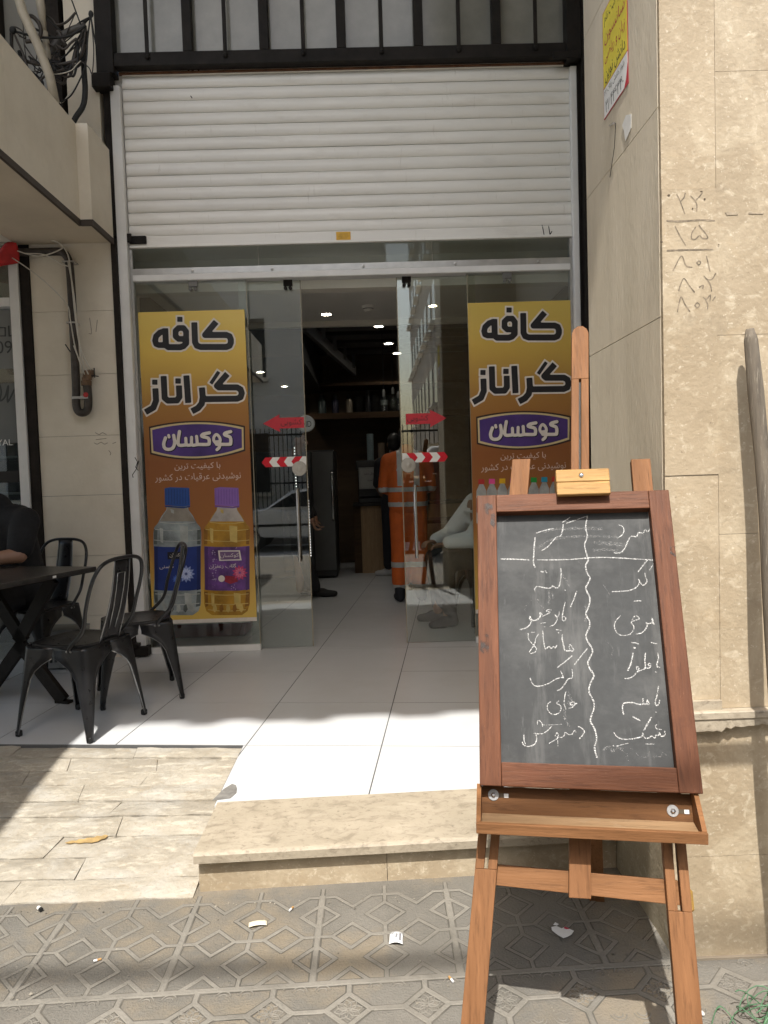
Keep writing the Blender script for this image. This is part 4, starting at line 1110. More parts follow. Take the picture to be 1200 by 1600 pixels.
# hanging bulbs
for i,(x,y,z,l) in enumerate(((.155,3.2,2.02,'clear glass hanging bulb at the right side of the doorway, lowest one'),(.27,3.5,2.08,'clear hanging bulb close to the right door edge, middle one'),(.34,3.7,2.05,'clear hanging bulb nearest the right door edge'))):
    d=thing('pendant_bulb',l,'pendant lamp',(x,y,z),'clear bulbs hanging over the counter')
    mb=MB(); mb.tube([(x,y,z+.18),(x,y,2.93)],.004,6); obj('cord',mb,M_rubber,d)
    mb=MB(); mb.lathe((x,y,z+.1),[(.018,0),(.02,.05),(.01,.08)],12); obj('socket',mb,M_alu,d)
    mb=MB(); mb.lathe((x,y,z),[(.002,-.06),(.03,-.05),(.05,-.01),(.045,.03),(.02,.08),(.017,.1)],16); obj('bulb',mb,M_glass_fr,d,smooth=True)
# round sign and light strings by the left door
s=at(478,662,1.0)
d=thing('round_sign','round white sign with black letters half hidden behind the left door','sign',(-.64,.99,s.z))
mb=MB(); mb.lathe((-.545,1.0,s.z),[(.070,0.02),(.074,.01),(.074,-.01),(.068,-.02),(.064,-.021)],36,'Y')
mb.xf(Matrix.Translation(Vector((-.545,1.0,s.z)))@Matrix.Diagonal((1,1,.95,1))@Matrix.Translation(-Vector((-.545,1.0,s.z))))
obj('disc',mb,flat('sign_white',(.50,.52,.52),.5),d)
tm=text_mesh('ND',Vector((-.535,.976,s.z-.004)),VX,VZ,.048,.072); obj('lettering',tm,ink,d)
M_led=emit('led_bead',(1,.98,.95),1.2)
for pts,n,l in((((478,692),(487,868)),42,'dense string of white lights hanging just behind the left door edge'),(((460,700),(467,806)),24,'sparse string of white lights hanging behind the left glass door')):
    a=at(*pts[0],.35); b=at(*pts[1],.35); b.x=a.x+.006
    d=thing('light_string',l,'light string',(a.x,.35,b.z))
    mb=MB(); mb.tube([a+Vector((0,0,.0)),b],.0022,5); obj('cord',mb,M_rubber,d)
    mb=MB()
    for k in range(n):
        p=a.lerp(b,k/(n-1))
        if n>40 and k in(17,18,19,20): continue
        mb.ball(p+Vector((0,-.004,0)),(.0040,)*3,8,6)
    o=obj('bead',mb,M_led,d); o['kind']='stuff'
# red crate and rail behind the left poster
d=thing('red_cabinet','low dark red cabinet behind the left pane under the poster','cabinet',(-1.25,.5,0))
mb=MB(); mb.box((-1.6,.45,.01),(-1.02,.8,.62),.01); obj('body',mb,pbr('dark_red',(.16,.012,.014),.35,0,.1,4),d)
mb=MB(); mb.box((-1.6,.435,.115),(-.98,.449,.135)); obj('rail',mb,M_alu,d)

# ================================================================ CHAIRS AND TABLE
M_chair=pbr('chair_black',(.022,.022,.024),.30,.35,.2,10,.08,40)
M_chairedge=pbr('pale_steel_edge',(.30,.30,.30),.3,.9,.2,30)
def sq(s,a,e=4.2):
    c,sn=math.cos(a),math.sin(a)
    r=(abs(c)**e+abs(sn)**e)**(-1/e); return s*r*c,s*r*sn
def make_chair(label):
    t=thing('metal_chair',label,'chair',(0,0,0),'black metal chairs outside the cafe')
    hs=.178
    mb=MB()
    n=48
    rings=[(.0,.438),(.35,.438),(.7,.440),(.90,.446),(.97,.449),(1.0,.446),(1.0,.43)]
    vs=[];fs=[]
    for (f,z) in rings:
        for k in range(n):
            x,y=sq(hs*max(f,.001),2*math.pi*k/n); vs.append(Vector((x,y*(1.0),z)))
    for i in range(len(rings)-1):
        for k in range(n): fs.append((i*n+k,i*n+(k+1)%n,(i+1)*n+(k+1)%n,(i+1)*n+k))
    mb.add(vs,fs); o=obj('seat',mb,M_chair,t,smooth=True,auto=50)
    for sx in(-1,1):
        for sy in(-1,1):
            mb=MB(); levels=[.436,.42,.40,.385,.37,.35,.32,.28,.22,.14,.06,.012]
            def halfw(z):
                f=(.436-z)/.424
                if z>.385: return hs*(1-.04*(.436-z)/.05)
                g=(.385-z)/.373
                return hs*.96*max(0,(1-g*3.6))**2.0*.55+ .080*(1-g)**1.15+.019*g
            m=9; prev=None; vs=[];fs=[]
            for z in levels:
                f=(.436-z)/.424
                cx=hs+.040*f; w=min(halfw(z),hs); r=.035*(1-.55*f)
                row=[]
                row.append((cx,cx-w)); row.append((cx,cx-w*.5-r*.5)); row.append((cx,cx-r))
                for a in(22,45,68): row.append((cx-r+r*math.cos(R(a)),cx-r+r*math.sin(R(a))))
                row.append((cx-r,cx)); row.append((cx-w*.5-r*.5,cx)); row.append((cx-w,cx))
                # pressed rib along the corner
                for p in row: vs.append(Vector((sx*p[0],sy*p[1],z)))
            k=9
            for i in range(len(levels)-1):
                for j in range(k-1):
                    q=(i*k+j,i*k+j+1,(i+1)*k+j+1,(i+1)*k+j); fs.append(q if sx*sy>0 else q[::-1])
            mb.add(vs,fs); lg=obj('leg',mb,M_chair,t,smooth=True,auto=45)
            sd=lg.modifiers.new('sheet','SOLIDIFY'); sd.thickness=.004; sd.offset=-1
            # rolled edges
            for e in(0,8):
                eb=MB(); eb.tube([vs[i*k+e] for i in range(3,len(levels))],.0035,6); obj('rolled_edge',eb,M_chairedge,lg,smooth=True)
            rb=MB(); c=hs+.039; rb.box((sx*(c-.024),sy*(c-.024),.0),(sx*(c+.003),sy*(c+.003),.030),.005); obj('rubber_foot',rb,M_rubber,lg)
            rb=MB(); a=Vector((sx*(hs-.006),sy*(hs-.006),.33)); b=Vector((sx*(hs+.026),sy*(hs+.026),.04)); rb.tube([a,a.lerp(b,.06),b],[.004,.011,.006],8); obj('pressed_rib',rb,M_chair,lg,smooth=True)
    # back: bent tube hoop, forward is +x (seat faces +x), back at -x
    def B(y,z):   # lean
        k=(z-.44); return Vector((-hs+.055-.03-.30*max(k,0)*(.9+.3*k),y,z))
    hp_=[(-.178,.445),(-.182,.52),(-.190,.62),(-.192,.70),(-.182,.77),(-.15,.822),(-.09,.845),(0,.85)]
    P=[Vector((-hs+.085,-hs-.004,.415)),Vector((-hs+.075,-hs-.006,.445))]+[B(y,z) for y,z in hp_[1:]]
    P=P+[Vector((v.x,-v.y,v.z)) for v in P[::-1][1:]]
    mb=MB(); mb.tube(smooth_path(P,5),.0095,10); hoop=obj('back_hoop',mb,M_chair,t,smooth=True)
    def splat(y,z,d=0):
        k=(z-.44)/.40; base=Vector((-hs+.004,0,.44)); top=B(0,.842)
        p=base.lerp(top,k); return Vector((p.x-.016*math.sin(math.pi*k)+d,y,z))
    mb=MB()
    def sp(u,v):
        w=.060+.012*(1-v)-.004*v; return splat((u-.5)*2*w,.44+.402*v,.008*(1-(2*u-1)**2))
    mb.grid(sp,7,14); s_=obj('back_splat',mb,M_chair,t,smooth=True); sd=s_.modifiers.new('sheet','SOLIDIFY'); sd.thickness=.003
    mb=MB()
    for sg in(-1,1):
        mb.tube([splat(sg*(.060+.012*(1-v)-.004*v),.44+.402*v,-.001) for v in np.linspace(0,1,9)],.003,6)
    mb.tube([splat(y,z,-.0) for y,z in((-.022,.50),(-.026,.60),(-.028,.70),(-.028,.775),(0,.778),(.028,.775),(.028,.70),(.026,.60),(.022,.50))],.0028,6)
    obj('pressed_line',mb,M_chairedge,s_,smooth=True)  # pale steel draws in the highlight along the pressed lines
    mb=MB()
    for sg in(-1,1):
        for dx in(0,.022): mb.ball((-hs+.075+dx,sg*(hs+.008),.42),(.006,.005,.006),8,6)
    obj('bolt',mb,M_chairedge,t)
    return t
def set_chair(c,x,y,fx,fy,label,s=1.0):
    c.location=(x,y,0.001); c.rotation_euler=(0,0,math.atan2(fy,fx)); c['label']=label
ch=make_chair('x')
ch2=copytree(ch); ch3=copytree(ch)
set_chair(ch,-1.494,-1.489,-.95,.31,'black metal cafe chair in front, nearest the camera, its back to the sunlit tiles')
set_chair(ch2,-1.375,-.985,-.92,-.39,'black metal chair close to the left poster, seen edge on behind the front chair')
set_chair(ch3,-2.175,-.45,-.30,-.95,'black metal chair against the stone wall that the man in black sits on')

# table
C0=Vector((-1.62,-.93,.735)); e1=Vector((-.955,.298,0)).normalized(); e2=Vector((-.324,-.946,0)).normalized()
t=thing('cafe_table','dark rectangular cafe table with crossed flat steel legs','table',(C0+e1*.35+e2*.6-VZ*.735))
M_tabletop=pbr('table_top',(.04,.037,.035),.32,0,.3,3,.1,30,stretch=(1,6,6))
mb=MB(); c=C0+e1*.35+e2*.6-VZ*.011; mb.obox(c,e1,e2,VZ,(.35,.62,.013),.003); obj('table_top',mb,M_tabletop,t)
mb=MB(); mb.obox(C0+e1*.35+e2*.6-VZ*.0255,e1,e2,VZ,(.3492,.6192,.0014)); obj('edge_band',mb,M_black,t)
for v in(.20,1.02):
    for s in(-1,1):
        m=C0+e1*.35+e2*v
        top=m+e1*(-.24*s)+Vector((0,0,-.04)); mid=m+e1*(.02*s)+e2*(.0)+Vector((0,0,-.40)); bot=m+e1*(-.27*s)+Vector((0,0,-.735+.012))
        mb=MB(); mb.bar(top,mid,.07,.03,side=e1.cross(VZ)); mb.bar(mid+Vector((0,0,-.001)),bot,.07,.03,side=e1.cross(VZ)); 
        mb.obox(bot+Vector((0,0,-.004)),e1,e2,VZ,(.045,.02,.008)); obj('leg',mb,M_black,t)
mb=MB(); mb.obox(C0+e2*.31+e1*-.001-VZ*.012,e1,e2,VZ,(.001,.012,.006)); obj('label_tag',mb,M_white,t)
# plastic crate under the table
d=thing('plastic_crate','pale grey slotted plastic crate standing under the cafe table','crate',(-2.13,-.28,0))
mb=MB(); x0,x1,y0,y1=-2.30,-1.98,-.36,-.14
mb.box((x0,y0,.012),(x1,y0+.012,.05)); mb.box((x0,y0,.19),(x1,y0+.012,.25)); mb.box((x0,y0+.0125,.012),(x0+.01,y1,.25)); mb.box((x1-.01,y0+.0125,.012),(x1,y1,.25)); mb.box((x0+.0105,y1-.012,.012),(x1-.0105,y1,.25)); mb.box((x0+.0105,y0+.0125,.012),(x1-.0105,y1-.0125,.02))
for k in range(11):
    xx=x0+k*.031; mb.box((xx,y0+.001,.0505),(xx+.012,y0+.011,.1895))
for z_ in(.095,.14): mb.box((x0+.0121,y0+.002,z_),(x1-.002,y0+.0095,z_+.01))
mb.box((x0-.004,y0-.004,.2505),(x1+.004,y1+.004,.262),.003)
obj('basket',mb,pbr('crate_grey',(.30,.30,.29),.5),d)
# ================================================================ EASEL AND CHALKBOARD
yaw,tilt,roll=.188,.427,.004
xr=Vector((math.cos(yaw),-math.sin(yaw),0)); bk=Vector((math.sin(yaw),math.cos(yaw),0))
U0=VZ*math.cos(tilt)+bk*math.sin(tilt)
BX=xr*math.cos(roll)+U0*math.sin(roll); BU=U0*math.cos(roll)-xr*math.sin(roll); BN=BX.cross(BU)   # BN towards the viewer
BO=Vector((.459,-3.521,.488))
M_loc=Matrix(((BX.x,-BN.x,BU.x,BO.x),(BX.y,-BN.y,BU.y,BO.y),(BX.z,-BN.z,BU.z,BO.z),(0,0,0,1)))
def onB(px,py,off=0):
    d=ray(px,py); o=BO+BN*off; k=((o-CAM_LOC).dot(BN))/d.dot(BN); P=CAM_LOC+d*k-o
    return (P.dot(BX),P.dot(BU))
def local_thing(name,label,cat):
    t=thing(name,label,cat,local=True); t.matrix_world=M_loc; return t
# local frame: x right, y away from the viewer, z up the board
M_oakz=wood('easel_wood',(.225,.105,.045),(.15,.066,.026),'z',.5,dark=(.12,.05,.022))
M_oakx=wood('easel_wood_cross',(.24,.115,.05),(.165,.075,.03),'x',.5)
M_clip=wood('clip_wood',(.42,.25,.095),(.32,.18,.062),'x',.45)
M_tray=wood('tray_wood',(.25,.115,.042),(.165,.07,.026),'x',.5,dark=(.14,.06,.025))
M_trayin=wood('tray_inside',(.34,.22,.12),(.22,.135,.07),'x',.6,dark=(.36,.29,.20))  # paler wood: sunlight on the tray floor put into the colour
t=local_thing('easel','brown wooden display easel with a tall slotted mast and two long splayed legs','easel')
def zground(x,y):      # local z where the member meets the pavement
    return (PAV-BO.z-BX.z*x+BN.z*y)/BU.z
# legs: long planks from above the board to the ground
for (xt,zt,xb,zb_,sgn) in((-.121,.842,-.262,-.469,-1),(.190,.829,.176,-.434,1)):
    k=(xb-xt)/(zb_-zt); y=.050
    zg=zground(xt,y); xg=xt+k*(zg-zt); w=.0245
    pts=[(xt-w,zt),(xt+w,zt-.001),(xg+w,zground(xg+w,y)),(xg-w,zground(xg-w,y))]
    # slot below the tray
    s0,s1=(-.065,-.175) if sgn<0 else (-.08,-.235)
    def xc(z): return xt+k*(z-zt)
    mb=MB(); d=.012
    def plank(x0a,x1a,z0,z1,x0b=None,x1b=None):
        mb.prism([(xc(z0)+x0a,z0),(xc(z0)+x1a,z0),(xc(z1)+x1a,z1),(xc(z1)+x0a,z1)],(0,y-d,0),VX,VZ,VY,2*d)
    plank(-w,w,s0+.02,zt); plank(-w,-.0045,s1,s0+.0198); plank(.0045,w,s1,s0+.0198)
    zl=zground(xg,y)
    mb.prism([(xc(s1)-w,s1-.0002),(xc(s1)+w,s1-.0002),(xg+w,zground(xg+w,y)),(xg-w,zground(xg-w,y))][::-1],(0,y-d,0),VX,VZ,VY,2*d)
    obj('leg',mb,M_oakz,t,bevel=.0015)
# mast with a slot and chamfered head
mb=MB(); xm=.031; mk=(.059-.031)/(1.259-.78)
def xmz(z): return xm+ (.028)*((z-.78)/(1.259-.78)) if z>.0 else xm-.045*( -z/.78) if False else xm+.0585*(z-.78)
w=.0235; y0=.0378
def mp(x0,x1,z0,z1): mb.prism([(xmz(z0)+x0,z0),(xmz(z0)+x1,z0),(xmz(z1)+x1,z1),(xmz(z1)+x0,z1)],(0,y0,0),VX,VZ,VY,.022)
mp(-w,w,-.222,.745); mp(-w,-.003,.7452,1.085); mp(.003,w,.7452,1.085)
z=1.0852; mb.prism([(xmz(z)-w,z),(xmz(z)+w,z),(xmz(1.245)+w,1.238),(xmz(1.25)+w*.78,1.252),(xmz(1.259)+w*.3,1.262),(xmz(1.259)-w*.3,1.262),(xmz(1.25)-w*.78,1.252),(xmz(1.245)-w,1.238)],(0,y0,0),VX,VZ,VY,.022)
obj('mast',mb,M_oakz,t,bevel=.0015)
# crossbar
mb=MB(); mb.prism([(-.225,-.208),(.185,-.226),(.185,-.178),(-.225,-.166)],(0,.0605,0),VX,VZ,VY,.022); obj('crossbar',mb,M_oakx,t,bevel=.0015)
# rear leg
mb=MB(); a=Vector((.03,.075,.66)); gw=Vector((.66,-2.90,PAV)); Mi=M_loc.inverted(); g=Mi@gw
mb.bar(a,g,.045,.022,side=(0,1,.4)); obj('rear_leg',mb,M_oakz,t)
# yellow worn block at the right leg
bx=onB(1081,1402,-.05); mb=MB(); mb.box((bx[0]-.014,.0625,bx[1]-.030),(bx[0]+.006,.084,bx[1]+.014),.004); obj('stop_block',mb,pbr('yellow_worn',(.42,.24,.03),.6,0,.4,40,col2=(.06,.035,.02)),t)
# clip block holding the board
mb=MB(); mb.box((-.037,-.040,.735),(.096,.0375,.770),.002); obj('clip_top',mb,M_clip,t)
mb=MB(); mb.box((-.0365,-.0395,.700),(.0955,-.0245,.7345),.002); obj('clip_lip',mb,M_clip,t)
mb=MB(); mb.ball((.026,-.041,.752),(.0065,.004,.0065),12,8); obj('bolt',mb,M_chrome,t,smooth=True)
# tray: back board on the legs, a level floor reaching forward, a low lip
TX0,TX1=-.247,.232
hy,hz=-math.cos(tilt),-math.sin(tilt)          # level, towards the viewer
uy,uz=-math.sin(tilt),math.cos(tilt)           # plumb up
TB=Vector((0,.0370,-.052))
def trp(a,b): return (TB.y+hy*a+uy*b, TB.z+hz*a+uz*b)
mb=MB(); mb.box((TX0+.010,.0235,-.068),(TX1-.010,.0372,-.0005)); tb=obj('tray_back',mb,wood('tray_back_shaded',(.15,.07,.028),(.09,.04,.016),'x',.6),t)  # wood colour darkened to stand in for the shade under the board
FD=.094
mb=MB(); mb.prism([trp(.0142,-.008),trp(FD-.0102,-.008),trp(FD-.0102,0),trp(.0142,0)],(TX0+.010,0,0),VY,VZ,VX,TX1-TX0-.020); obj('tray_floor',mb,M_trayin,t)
mb=MB(); mb.prism([trp(FD-.010,-.010),trp(FD,-.010),trp(FD,.014),trp(FD-.010,.014)],(TX0,0,0),VY,VZ,VX,TX1-TX0); obj('tray_lip',mb,M_oakx,t,bevel=.0015)
for x0,x1 in((TX0,TX0+.0098),(TX1-.0098,TX1)):
    mb=MB(); mb.prism([trp(.0,-.010),trp(FD-.0103,-.010),trp(FD-.0103,.014),(-.002,.004),(.0370,.004)],(x0,0,0),VY,VZ,VX,x1-x0); obj('tray_end',mb,M_tray,t)
for px,py in((771,1242),(1051,1267)):
    u,v=onB(px,py,-.024); mb=MB(); mb.lathe((u,.0234,v),[(.0125,0),(.0125,-.0015),(.0118,-.002)],20,'Y'); wb=obj('washer',mb,pbr('dull_washer',(.36,.36,.36),.55,.3,.15,60),t)
    mb=MB(); mb.lathe((u,.0213,v),[(.005,0),(.0055,-.003),(.003,-.0042)],6,'Y'); obj('bolt',mb,M_steel,wb)
    mb=MB(); mb.box((u+.010,.0228,v-.005),(u+.036,.0234,v+.004)); so=obj('slot',mb,M_groove,t)
    mb=MB(); mb.box((u+.024,.0218,v-.005),(u+.034,.02275,v+.0035)); obj('slot_end',mb,M_white,so)

# chalkboard resting on the tray
t=local_thing('chalkboard','black chalkboard in a red brown wooden frame covered with white chalk menu writing','chalkboard')
H=.716; W=.48
M_fr_z=wood('frame_wood',(.145,.056,.027),(.082,.030,.015),'z',.42,dark=(.04,.015,.01))
M_fr_x=wood('frame_wood_cross',(.16,.063,.031),(.095,.036,.018),'x',.42,dark=(.12,.04,.02))
add_layer(M_fr_z,(.42,.22,.13),30,.66,.72,stretch=(30,30,2),seed=14,amount=.6); add_layer(M_fr_x,(.42,.24,.15),30,.64,.72,stretch=(2,30,30),seed=14,amount=.6)
fw=.049
for s in(-1,1):
    mb=MB(); x0=-W/2 if s<0 else W/2-fw; mb.box((x0,-.014,.0),(x0+fw,.022,H)); obj('frame_stile',mb,M_fr_z,t,bevel=.002)
for z0_,z1_ in((H-.048,H),(.0,.052)):
    mb=MB(); mb.box((-W/2+fw+.0005,-.0135,z0_),(W/2-fw-.0005,.022,z1_)); obj('frame_rail',mb,M_fr_x,t,bevel=.002)
m=pbr('slate',(.043,.045,.046),.75,0,.15,3,.15,60); add_layer(m,(.17,.17,.165),3.2,.50,.80,stretch=(1,1,1.4),seed=2,amount=.5); add_layer(m,(.20,.20,.195),9,.54,.8,stretch=(1.6,1,.25),seed=7,amount=.6); add_layer(m,(.2,.2,.2),60,.62,.75,stretch=(1,1,.2),seed=9,amount=.25)
mb=MB(); mb.box((-W/2+fw-.004,.0150,.05),(W/2-fw+.004,.0215,H-.046)); slate=obj('slate',mb,m,t)
M_burn=pbr('burn_mark',(.035,.02,.015),.6,0,.3,40)
n_,l_=nodes(M_burn); nb=n_.new('ShaderNodeTexNoise'); nb.inputs['Scale'].default_value=55; nb.inputs['Detail'].default_value=5
tcb=n_.new('ShaderNodeTexCoord'); l_.new(tcb.outputs['Object'],nb.inputs['Vector']); mrb=n_.new('ShaderNodeMapRange'); mrb.inputs['From Min'].default_value=.42; mrb.inputs['From Max'].default_value=.62; mrb.inputs['To Max'].default_value=.85
l_.new(nb.outputs['Fac'],mrb.inputs[0]); l_.new(mrb.outputs[0],n_['Principled BSDF'].inputs['Alpha'])
for (px,py,rx,rz) in((762,794,.013,.018),(757,1006,.011,.030),(1052,860,.008,.014),(770,812,.007,.022)):
    u,v=onB(px,py,.015); mb=MB(); mb.add([Vector((u+rx*math.cos(k_*.6283)*(1+.2*math.sin(k_*2.3)),-.0146,v+rz*math.sin(k_*.6283)*(1+.25*math.sin(k_*1.7)))) for k_ in range(10)],[tuple(range(10))]); obj('burn_mark',mb,M_burn,t)
# chalk strokes
mc=pbr('chalk',(.62,.62,.61),.95,0,.08,80)
n,l=nodes(mc); b_=n['Principled BSDF']
tc=n.new('ShaderNodeTexCoord'); nz=n.new('ShaderNodeTexNoise'); nz.inputs['Scale'].default_value=420; nz.inputs['Detail'].default_value=3; l.new(tc.outputs['Object'],nz.inputs['Vector'])
mr=n.new('ShaderNodeMapRange'); mr.inputs['From Min'].default_value=.36; mr.inputs['From Max'].default_value=.64; l.new(nz.outputs['Fac'],mr.inputs[0]); l.new(mr.outputs[0],b_.inputs['Alpha'])
def fr(ox,oy,s): return lambda L:[(ox+x/s,oy+y/s) for x,y in L]
fA,fB,fC,fD,fE=fr(810,870,8.89),fr(810,1010,8.89),fr(940,860,8.89),fr(940,1010,8.89),fr(800,790,5)
fZ=fr(720,700,2.91)
CH=[(fZ,[(575,312),(568,360),(575,400),(563,440),(572,480),(580,510)],2.6),
(fA,[(970,0),(965,60),(935,110),(940,180),(965,240),(995,300),(965,370),(935,430),(955,490),(990,560),(990,640),(965,720),(940,780),(955,840),(990,900),(985,980),(950,1050),(940,1120),(970,1190),(1010,1250),(1030,1320),(1000,1390),(965,1470),(985,1540),(1020,1600)],3.0),
(fB,[(1020,340),(1050,410),(1020,470),(985,560),(985,640),(1020,710),(1050,790),(1045,880),(1010,970),(1000,1040),(1040,1110),(1075,1200),(1085,1300),(1060,1380),(1065,1450),(1090,1540)],3.0),
(fE,[(-85,418),(0,418),(70,421),(135,425)],2.9),(fE,[(200,424),(330,424),(470,420),(580,410)],2.7),(fE,[(605,407),(740,405),(900,413),(1080,424),(1200,432)],2.7),
(fE,[(190,215),(250,195),(320,180)],2.5),(fE,[(180,250),(175,300),(172,350),(168,420),(170,460),(180,482)],3.0),(fE,[(235,350),(280,320),(320,275),(345,248),(380,235),(395,190),(400,150)],2.4),(fE,[(425,138),(500,112),(590,80)],1.8),(fE,[(395,130),(455,92)],2.2),
(fE,[(835,150),(865,165),(875,195),(860,230),(825,252)],2.3),(fE,[(800,370),(845,368),(880,335),(905,280),(930,240),(970,242),(990,212),(1025,215),(1040,185),(1060,205),(1088,165)],2.4),(fE,[(1113,288),(1117,293)],1.5),
(fC,[(640,130),(580,205),(505,300)],2.4),(fC,[(812,60),(740,160),(668,270)],2.0),(fC,[(600,310),(612,370),(632,425),(605,465),(572,485),(540,450),(515,405)],2.3),(fC,[(530,440),(490,505),(420,545),(330,563),(150,575)],2.3),(fC,[(450,708),(500,700),(550,702)],2.2),
(fC,[(730,1030),(705,985),(700,945),(715,1000),(680,1010),(650,1020),(618,1005)],2.6),(fC,[(618,1000),(635,1045),(600,1105),(550,1148),(480,1162)],2.2),(fC,[(425,965),(445,925),(485,908),(525,950),(470,970),(410,1000),(445,1050),(440,1110),(390,1165),(310,1182),(230,1160),(185,1090),(180,1020),(220,950),(262,908)],1.9),(fC,[(690,1278),(730,1290),(770,1294)],2.2),(fC,[(415,1280),(470,1285),(515,1303)],2.2),(fC,[(450,1350),(462,1353)],3.4),
(fD,[(782,95),(790,170),(770,240),(775,285),(805,290)],2.6),(fD,[(752,353),(760,357)],2.2),(fD,[(690,245),(655,235),(650,265),(685,268),(660,300),(600,300)],2.0),(fD,[(610,95),(600,180),(605,300),(545,330),(500,350)],2.6),(fD,[(490,320),(485,285),(512,290),(515,325),(480,370),(430,420),(370,445),(325,445)],2.3),(fD,[(435,95),(410,230),(365,330)],2.9),(fD,[(452,17),(462,20)],3.4),
(fD,[(790,555),(770,680),(745,770),(760,820),(795,800),(805,745)],2.4),(fD,[(752,910),(760,914)],2.8),(fD,[(655,770),(635,745),(630,800),(660,800),(650,770)],1.9),(fD,[(640,795),(590,800),(575,730),(570,800),(500,800),(430,780),(330,785),(300,805),(290,880),(305,940)],2.4),(fD,[(440,978),(485,1005),(535,1030)],2.6),
(fD,[(690,985),(645,1065),(590,1160)],3.0),(fD,[(770,1085),(745,1110),(770,1145),(830,1155)],1.7),(fD,[(875,1175),(880,1225),(850,1248),(820,1240),(805,1195),(790,1235),(750,1235),(740,1270),(690,1245),(660,1270),(600,1270),(570,1200),(560,1250),(480,1275),(380,1290),(280,1285),(210,1250),(170,1195)],2.1),(fD,[(615,1355),(730,1357)],1.6),(fD,[(200,1385),(370,1345)],1.5),(fD,[(165,1378),(172,1382)],2.6),
(fA,[(590,165),(595,250),(580,350),(560,420),(520,432),(475,405),(455,430),(400,435),(340,425),(260,412),(225,450),(235,488)],2.2),(fA,[(315,200),(345,212)],3.3),(fA,[(375,195),(392,220)],3.3),(fA,[(645,460),(650,465)],1.8),(fA,[(270,595),(278,600)],2.0),
(fA,[(808,480),(770,590),(725,692)],2.3),(fA,[(648,630),(625,740),(610,830),(612,880),(645,885),(658,850),(625,825)],2.0),(fA,[(565,765),(560,815),(525,835),(510,810),(540,850),(530,895),(490,945),(435,968)],1.9),(fA,[(460,740),(415,735),(385,755),(440,770),(390,800),(335,825)],1.6),(fA,[(325,800),(300,780),(305,820),(270,865),(225,885),(185,875),(160,830),(160,870),(185,880),(150,950),(100,990),(30,1010)],2.6),(fA,[(310,925),(380,915)],1.7),(fA,[(362,968),(366,972)],2.2),(fA,[(525,1012),(600,1022)],1.9),(fA,[(552,1050),(562,1060)],1.7),
(fA,[(770,1290),(720,1220),(705,1260),(735,1310),(770,1300)],2.0),(fA,[(725,1305),(650,1300),(630,1240),(610,1150),(610,1080)],2.5),(fA,[(535,1225),(510,1265),(485,1245),(455,1275),(425,1245),(380,1280),(360,1230),(345,1130),(340,1030)],2.2),(fA,[(135,1065),(145,1150),(215,1230),(250,1275),(230,1325),(165,1345)],2.1),(fA,[(280,1075),(245,1130),(220,1220),(155,1320)],2.2),(fA,[(180,1048),(230,1050)],1.8),
(fA,[(955,1275),(870,1380),(780,1495)],2.3),(fA,[(745,1375),(650,1455),(545,1535)],2.4),
(fB,[(165,440),(185,500),(235,548),(320,548),(420,515),(520,455),(605,430),(625,430),(590,345)],2.1),(fB,[(745,320),(750,430),(690,455),(640,530),(590,590),(540,612)],2.1),
(fB,[(810,795),(760,775),(725,785),(735,815),(790,800),(755,840),(700,862)],2.0),(fB,[(660,625),(640,720),(635,800),(660,870)],1.8),(fB,[(560,760),(530,790),(580,820),(592,870),(555,930),(490,945),(430,915),(400,850),(415,795),(445,770)],1.9),
(fB,[(835,1115),(880,1135),(915,1180),(890,1235),(850,1280)],2.0),(fB,[(800,1195),(780,1165),(745,1220),(700,1225),(650,1195),(635,1240),(590,1265),(530,1255)],1.7),(fB,[(510,1245),(535,1200),(555,1245),(520,1290),(430,1345)],1.9),(fB,[(545,1270),(550,1390)],.9),(fB,[(460,1110),(410,1165),(340,1210),(280,1215),(215,1205)],1.8),(fB,[(240,1215),(255,1290),(215,1365),(130,1390),(75,1370),(55,1330)],2.2),(fB,[(75,1230),(80,1310),(100,1360)],2.0),(fB,[(265,1080),(265,1040),(290,1030),(325,1065),(338,1115)],1.7),(fB,[(340,1090),(480,1090),(610,1080)],.9)]
def cz(p): return onB(p[0],p[1],-.0148)
def mkstroke(L): return [([cz(p) for p in (sm2(f(pts),5) if len(pts)>2 else f(pts))],w*.00102) for f,pts,w in L]
D,lo,rs=stroke_field(mkstroke(CH),.0009,.002,jitter=.5,seed=4)
def cput(x,y): return Vector((x,.0146,y))
obj('chalk_writing',field_mesh(D,lo,rs,cput),mc,slate)
mc2=mc.copy(); mc2.name='faint_chalk'; n2=mc2.node_tree.nodes
for q_ in n2:
    if q_.type=='MAP_RANGE' and abs(q_.inputs['From Min'].default_value-.36)<.01: q_.inputs['From Min'].default_value=.50; q_.inputs['From Max'].default_value=1.0
